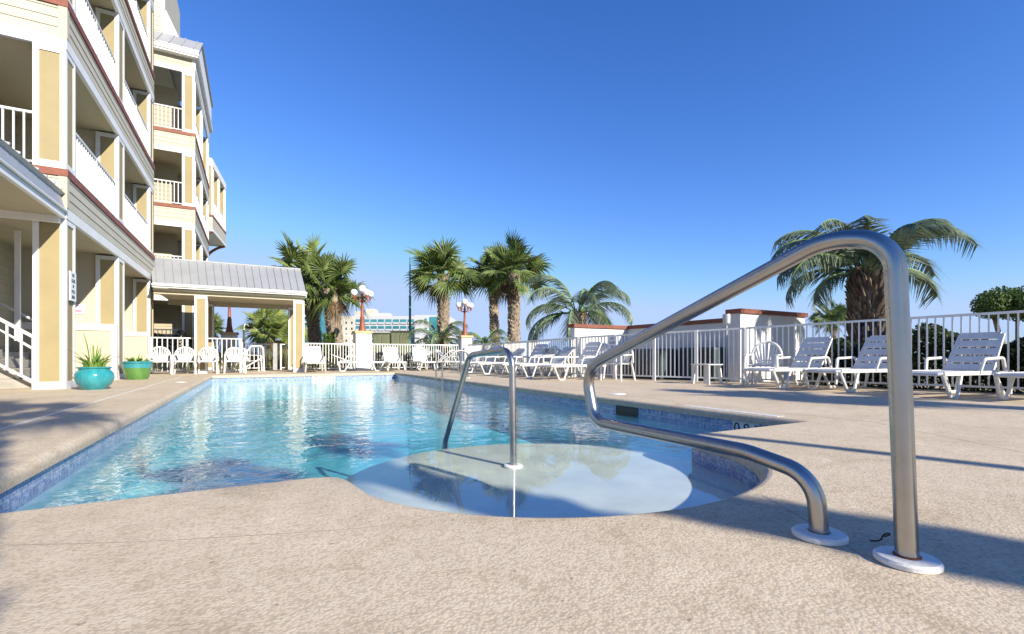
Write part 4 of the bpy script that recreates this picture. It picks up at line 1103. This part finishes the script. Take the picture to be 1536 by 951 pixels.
def feather(px, d, ytop, rpx, tw, label, seed, nf=26, xy=None, ht=None, R=None, arch=1.0, boots=.2, zb=-.05, nleaf=46, lf=.30, fronds=None):
    rnd = random.Random(seed); k = F/d
    if xy is None: x, y = at(px, d); zt_ = zt(ytop, d); R = rpx/k; tr = tw/k/2
    else: x, y = xy; zt_ = ht; tr = tw
    t = thing('feather_palm', (x,y,0), label, 'palm tree', group='feather palms round the deck')
    top = trunk(t, (0,0,zb), (0,0,zt_), tr*.85, tr*.8, boots, rnd, .1, slim=True)
    m = MB(); mp = MB()
    lst = fronds or [((i*2.39996+rnd.uniform(-.3,.3)), math.radians(84-92*((i+.5)/nf)**.9+rnd.uniform(-7,7)), 1) for i in range(nf)]
    for (az, el, sc) in lst:
        c, s = math.cos(az), math.sin(az); hd = Vector((c,s,0)); side = Vector((-s,c,0))
        L = R*1.35*sc*rnd.uniform(.85,1.1); pts = []; p = Vector(top)+hd*tr*.3; ang = el; N = 16
        for i in range(N+1):
            pts.append(p.copy()); p = p + (hd*math.cos(ang)+Vector((0,0,math.sin(ang))))*L/N; ang -= (.5+1.6*(i/N))*arch*.145
        mp.tube(pts, [.022*(1-.85*i/N)+.002 for i in range(N+1)], 5, False)
        for j in range(nleaf):
            u = .16+.84*j/(nleaf-1); f = u*N; q = min(int(f), N-1); b = pts[q].lerp(pts[q+1], f-q); tg = (pts[q+1]-pts[q]).normalized()
            nrm = side.cross(tg).normalized()
            if nrm.z < 0 and q < 3: nrm = -nrm
            ll = lf*R*(.45+.55*math.sin(min(.97,u*1.0)*PI)**.6)*rnd.uniform(.85,1.1)
            for sg in (-1,1):
                dl = (side*sg*rnd.uniform(.5,.75) + tg*.62 + nrm*rnd.uniform(.25,.6)).normalized(); w_ = .012+.006*R
                pv = None
                for kk in range(4):
                    v = kk/3; pp = b + dl*ll*v + Vector((0,0,-1))*ll*.22*v*v; ww = w_*(1-.9*v); wd = tg*ww
                    cur = (pp-wd, pp+wd)
                    if pv: m.quad(pv[0],pv[1],cur[1],cur[0])
                    pv = cur
    cr = m.build('crown', PINDO, t); mp.build('frond_stems', LEAFY, cr)
    return t
sabal(664, 24, 412, 392, 60, 18, 'tall fan palm with rough trunk between the green pole and the second lamp', seed=11, nf=29)
sabal(738, 26, 414, 398, 50, 13, 'slender fan palm just left of the thicker trunked one', seed=12, base_px=743, nf=30, mt=SABAL)
sabal(770, 24, 409, 388, 61, 19, 'fan palm with thick trunk, nearest the curved fronds of the feather palm', seed=13, nf=29)
sabal(494, 22, 434, 405, 62, 23, 'fan palm with fat trunk leaning beside the sunlit globe lamp', seed=14, base_px=506, nf=29, mt=SABAL)
sabal(459, 23.5, 418, 395, 66, 18, 'light green fan palm rising behind the end of the pavilion roof', seed=15, base_px=478, nf=30, mt=SABALB)
sabal(1245, 20, 480, 468, 32, 9, 'small distant fan palm left of the big feather palm', base_px=1262, seed=16, nf=26, boots=0)
sabal(398, 31, 497, 480, 46, 9, 'fan palm seen under the pavilion roof, left of the pair', seed=17, nf=28, boots=.1, mt=SABALB)
sabal(425, 33, 505, 486, 42, 9, 'yellowish fan palm seen under the pavilion roof beside the end post', seed=18, nf=28, boots=.1, mt=SABALB)
sabal(318, 31, 495, 480, 32, 9, 'fan palm glimpsed between the pavilion post and the dark lamp', seed=19, nf=26, boots=.1)
_r = math.radians
P7F = [(_r(a), _r(e), k) for a, e, k in ((151,52,1.15),(165,34,1.0),(140,66,1.0),(128,25,.9),(-28,58,1.2),(-12,44,1.15),(-45,74,.95),(61,80,.95),(61,58,.8),(100,70,.9),(20,70,.95),(241,75,.7),
        (200,80,.8),(285,78,.75),(175,72,.9),(90,84,1.0),(-60,84,.95),(30,40,.9),(115,45,1.0),(-28,22,.75),(150,12,.7),(220,50,.6))]
feather(867, 16.5, 470, 72, 26, 'feather palm with arching fronds left of the stucco corner wall', 21, nf=19, arch=.74, nleaf=54, lf=.36)
feather(1306, 10.3, 412, 110, 60, 'large feather palm with shaggy trunk behind the tall steel rail', 22, arch=.70, boots=.36, nleaf=56, lf=.36, fronds=P7F)
feather(660, 22.5, 512, 48, 10, 'low feather palm at the foot of the tall fan palm', 23, nf=15, arch=.8, nleaf=34)
feather(728, 23, 518, 38, 10, 'low feather palm right of the second lamp pillar', 24, nf=15, arch=.8, nleaf=34)
# palms behind the viewpoint that throw the long shadows seen on the deck
sabal(0, 1, 0, 0, 0, .21, 'fan palm behind the viewpoint shading the round steps', seed=31, xy=(5.18,-7.3), lean=-1.1, nf=26, ht=5.85, R=1.05, group='fan palms behind the viewpoint')
sabal(0, 1, 0, 0, 0, .22, 'fan palm behind the viewpoint shading the deck beside the building', seed=32, xy=(1.38,-5.8), lean=.25, nf=20, ht=6.3, R=1.15, group='fan palms behind the viewpoint')
sabal(0, 1, 0, 0, 0, .22, 'fan palm behind the viewpoint shading the lounger side of the deck', seed=33, xy=(9.86,-4.8), ht=4.5, R=1.1, group='fan palms behind the viewpoint')
sabal(0, 1, 0, 0, 0, .075, 'slender palm behind the viewpoint throwing a thin shadow', seed=34, xy=(5.77,-6.0), ht=6.2, R=.8, boots=0, nf=18, group='fan palms behind the viewpoint')

# ---------------------------------------------------------------- shrubs, hedges, grasses
def leaves(m, fn, n, size, rnd):
    for _ in range(n):
        p = Vector(fn(rnd)); a = Vector((rnd.uniform(-1,1),rnd.uniform(-1,1),rnd.uniform(-1,1))).normalized(); b = a.orthogonal().normalized(); c = a.cross(b); s = size*rnd.uniform(.6,1.3)
        m.quad(p-b*s*.5, p+c*s*.32, p+b*s*.5, p-c*s*.32)
HEDGE = leafmat('dark_hedge_leaf', (.055,.09,.025), (.018,.03,.012), sc=5)
TOPI = leafmat('bright_topiary_leaf', (.13,.20,.045), (.04,.08,.02), sc=6)
OLIVE = leafmat('olive_scrub_leaf', (.15,.15,.06), (.05,.055,.025), sc=4)
def hedge(label, x0, y0, x1, y1, h, wd, n, mt, size=.06, seed=5, kind='hedge', uneven=.12):
    rnd = random.Random(seed); t = thing('hedge', (x0,y0,0), label, kind)
    L = math.hypot(x1-x0,y1-y0); dx, dy = (x1-x0)/L, (y1-y0)/L
    ph = [rnd.uniform(0,6) for _ in range(4)]
    def fn(r):
        u = r.uniform(0,L); hh = h*(1+uneven*(math.sin(u*2.1+ph[0])+math.sin(u*4.7+ph[1])+.6*math.sin(u*9+ph[2])))
        v = r.uniform(-1,1); z = hh*(r.random()**.75); v *= wd/2*(1-.25*(z/hh)**3)
        return (dx*u-dy*v, dy*u+dx*v, z)
    m = MB(); leaves(m, fn, n, size, rnd); m.build('foliage', mt, t)
    m = MB()
    u = .2
    while u < L: m.tube([(dx*u,dy*u,-.02),(dx*u+rnd.uniform(-.1,.1),dy*u+rnd.uniform(-.1,.1),h*.8)],.012,5); u += .35
    m.build('stems', BARK, t)
hedge('dark clipped hedge behind the fence at the shaded loungers', 11.2, 1.2, 10.4, 5.9, .92, .8, 26000, HEDGE, .07, 41)
hedge('low olive scrub behind the far fence left of the notice pillar', 1.8, 20.9, 3.5, 20.9, .85, .7, 3500, OLIVE, .08, 42)
hedge('low olive scrub behind the far fence under the green cabinets', 4.3, 20.7, 8.0, 20.7, .75, .6, 6000, OLIVE, .08, 43)
hedge('green planting on the ledge behind the pavilion', -3.6, 23.4, -1.4, 23.4, 1.55, .5, 3500, HEDGE, .07, 44)
hedge('bright green shrub under the slender fan palm', *at(722,23.5), *at(758,24), 1.25, .8, 2500, TOPI, .08, 45)
hedge('leafy green vine clump at the foot of the leaning fan palm', *at(486,21.3), *at(502,21.3), 1.75, .5, 1300, TOPI, .13, 46)
hedge('low green bush beyond the fence left of the corner wall', *at(808,20), *at(840,20), 1.0, .8, 1500, HEDGE, .07, 47)
def topiary():
    d = 10.6; x, y = at(1508, d); t = thing('clipped_tree', (x,y,0), 'flat topped clipped tree with twisting branches beyond the fence at the right', 'tree')
    rnd = random.Random(51); zc_ = zt(455, d); rgt = Vector((RT[0],RT[1],0)); fw = Vector((FW[0],FW[1],0))
    blobs = [(-.30,0,.02,.36),(.02,.1,.08,.42),(.38,0,.04,.45),(.75,.1,.06,.45),(1.1,0,.0,.45),(.1,-.3,-.05,.3),(.6,-.3,0,.35)]
    def fn(r):
        b = r.choice(blobs); v = Vector((r.gauss(0,1),r.gauss(0,1),r.gauss(0,1))).normalized()*(r.random()**.33)
        return rgt*(b[0]+v.x*b[3])+fw*(b[1]+v.y*b[3])+Vector((0,0,zc_-.06+b[2]+v.z*b[3]*.9))
    m = MB(); leaves(m, fn, 17000, .055, rnd); m.build('crown', TOPI, t)
    m = MB()
    for k in range(9):
        a = rgt*(.10+rnd.uniform(-.05,.25)); b = rgt*rnd.uniform(-.4,1.2)+fw*rnd.uniform(-.2,.2)
        pts = [a, a+rgt*rnd.uniform(-.1,.2)+Vector((0,0,.5)), (a+b)/2+rgt*rnd.uniform(-.1,.1)+Vector((0,0,.85)), b+Vector((0,0,zc_-.05))]
        m.tube(smooth_path(pts,2), .022, 6)
    m.build('trunk', BARK, t, smooth=True)
topiary()
OATS = leafmat('tall_dune_grass', (.34,.30,.14), (.16,.18,.07), sc=3)
rnd = random.Random(61); m = MB()
for _ in range(2600):
    x = rnd.uniform(-2.5,3.5); y = rnd.uniform(23.2,26.5); h = rnd.uniform(.5,1.15); a = rnd.uniform(0,6.28); le = rnd.uniform(.05,.3)
    c, s = math.cos(a)*.012, math.sin(a)*.012
    m.quad((x-c,y-s,-.03),(x+c,y+s,-.03),(x+c*.3+le*math.cos(a),y+le*math.sin(a),h),(x-c*.3+le*math.cos(a),y+le*math.sin(a),h))
tag(m.build('dune_grass', OATS), 'tall straw coloured dune grass behind the pavilion gate', 'grass', kind='stuff')

# ---------------------------------------------------------------- things beyond the fence
UT = mat('olive_green_steel', (.16,.18,.11), .6, var=.12)
UTD = mat('dark_olive_steel', (.07,.08,.05), .6)
for (p0, p1, ytop, lb) in ((559,584,499,'smaller olive utility cabinet with double doors beyond the far fence'),(586,612,496.5,'larger olive utility cabinet beyond the far fence')):
    d = 25; a = Vector((*at(p0,d),0)); b = Vector((*at(p1,d),0)); h = zt(ytop,d); L = (b-a).length
    t = thing('utility_cabinet', tuple(a), lb, 'cabinet', rz=-YAW, group='olive utility cabinets')
    MB().box(0,L,0,1.1,-.03,h-.06).build('body', UT, t, bevel=.02)
    MB().box(-.04,L+.04,-.04,1.14,h-.06,h).build('lid', UTD, t, bevel=.015)
    for q in range(2): MB().box(L*(.06+q*.47),L*(.06+q*.47)+L*.41,-.022,-.002,.15,h-.2).build('door', UT, t, bevel=.008)
GP = mat('teal_green_pole_paint', (.03,.22,.20), .4)
d = 25.5; x, y = at(615,d)
t = thing('flag_pole', (x,y,0), 'tall thin teal green pole rising beyond the far fence', 'pole')
MB().tube([(0,0,0),(0,0,zt(444,d)),(.0,0,zt(443.5,d)),(0,0,zt(386,d))],[.07,.06,.04,.03],12).build('shaft', GP, t, smooth='auto')
MB().lathe([(.12,-.03),(.12,.06),(.08,.1)],16).build('base', GP, t, smooth='auto')
t = thing('path_lamp', (*at(366,24),0), 'dark bollard post with small white hooked light under the pavilion', 'lamp')
MB().tube([(0,0,0),(0,0,zt(495,24))],.055,10).build('post', UTD, t, smooth='auto')
MB().tube([(0,0,zt(495,24)),(0.02,0,zt(487,24)),(.12,-.02,zt(486,24)),(.2,-.04,zt(489,24))],.03,8).build('hood', RAILW, t, smooth='auto')
# distant towers and hotel
TEALG = mat('teal_reflective_glass', (.05,.24,.28), .2, c2=(.02,.12,.17), scale=.25)
CREAMB = mat('pale_cream_render', (.50,.48,.41), .8, var=.03, scale=.1)
WB = mat('white_render', (.46,.47,.49), .8, var=.03, scale=.1)
def far(px, d): return Vector((*at(px, d), 0))
def block(name, label, px0, px1, d, ytop, dp):
    a = far(px0,d); b = far(px1,d); L = (b-a).length
    t = thing(name, tuple(a), label, 'building', rz=-YAW); return t, L, zt(ytop,d)
t, L, H = block('apartment_tower', 'slim teal glass tower with white balcony slabs behind the palm trunks', 456, 483, 260, 446, 12)
MB().box(0,L,0,12,0,H).build('glass_wall', TEALG, t)
m = MB(); z = 3
while z < H: m.box(-.6,L*.62,-1.6,0,z,z+.9); z += 3.1
m.build('balcony_slabs', WB, t); MB().box(L*.62,L*.68,-.5,0,0,H+1).build('fin', WB, t)
t, L, H = block('apartment_tower', 'cream tower dotted with small dark windows behind the leaning palm', 503, 531, 230, 474, 12)
MB().box(0,L,0,14,0,H).build('wall', CREAMB, t)
m = MB(); z = 1.5
while z < H-1:
    for q in (.22,.55,.85): m.box(L*q,L*q+.7,-.1,-.01,z,z+1.1)
    z += 2.9
m.build('windows', GLASSW, t); m = MB(); z = 1
while z < H-1: m.box(-2.2,0,-.5,8,z,z+1.1); z += 2.9
m.build('balcony_slabs', CREAMB, t); MB().box(-1.6,-.01,.1,8,0,H-1).build('balcony_recess', UTD, t)
t, L, H = block('hotel', 'long white hotel with a grid of teal balconies beyond the green pole', 533, 622, 140, 474, 14)
MB().box(0,L,0,14,0,H).build('wall', WB, t)
rows = [(479,486),(489,496),(499,506),(509,516)]
n = 8
for (ya, yb) in rows:
    za, zb = zt(yb,140), zt(ya,140)
    for i in range(n):
        x0 = L*(i+.10)/n; x1 = L*(i+.90)/n
        w_ = MB().box(x0,x1,-.15,-.01,za,zb).build('window', TEALG, t)
        MB().box(x0,x1,-.32,-.18,za,za+(zb-za)*.36).build('balcony_front', WB, w_)
m = MB(); m.box(L*.16,L*.29,1,6,H,H+2.3); m.box(-.5,L*.03,1,4,H,H+1.6); m.build('roof_house', CREAMB, t); MB().box(L*.29,L*.55,1,5,H,H+1.0).build('roof_screen', WB, t)
t, L, H = block('hotel', 'white hotel wing with teal glazed end behind the tall fan palm', 622, 672, 125, 472.5, 14)
MB().box(0,L,0,16,0,H).build('wall', WB, t)
MB().box(L*.46,L*.86,-.2,-.01,2,H-.5).build('glazed_front', TEALG, t)
m = MB()
for k in range(4): m.box(L*.30,L*.37,-.1,-.01,H-2.2-k*2.4,H-.9-k*2.4)
m.build('windows', TEALG, t)
# thin horizontal boardwalk rail beyond the fence
t = thing('boardwalk_railing', (*at(503,26),0), 'thin white boardwalk rail running behind the notice pillar', 'railing')
a = far(500,26); b = far(660,26); zz = zt(502,26); m = MB(); m.bar((a.x,a.y,zz),(b.x,b.y,zz-.25),.06,.07)
m.build('top_rail', FENCEW, t, world=True)
for k in range(7):
    p = a.lerp(b,k/6); MB().bar((p.x,p.y,-.03),(p.x,p.y,zz-.25*k/6),.08,.08,up=(1,0,0)).build('post', FENCEW, t, world=True)
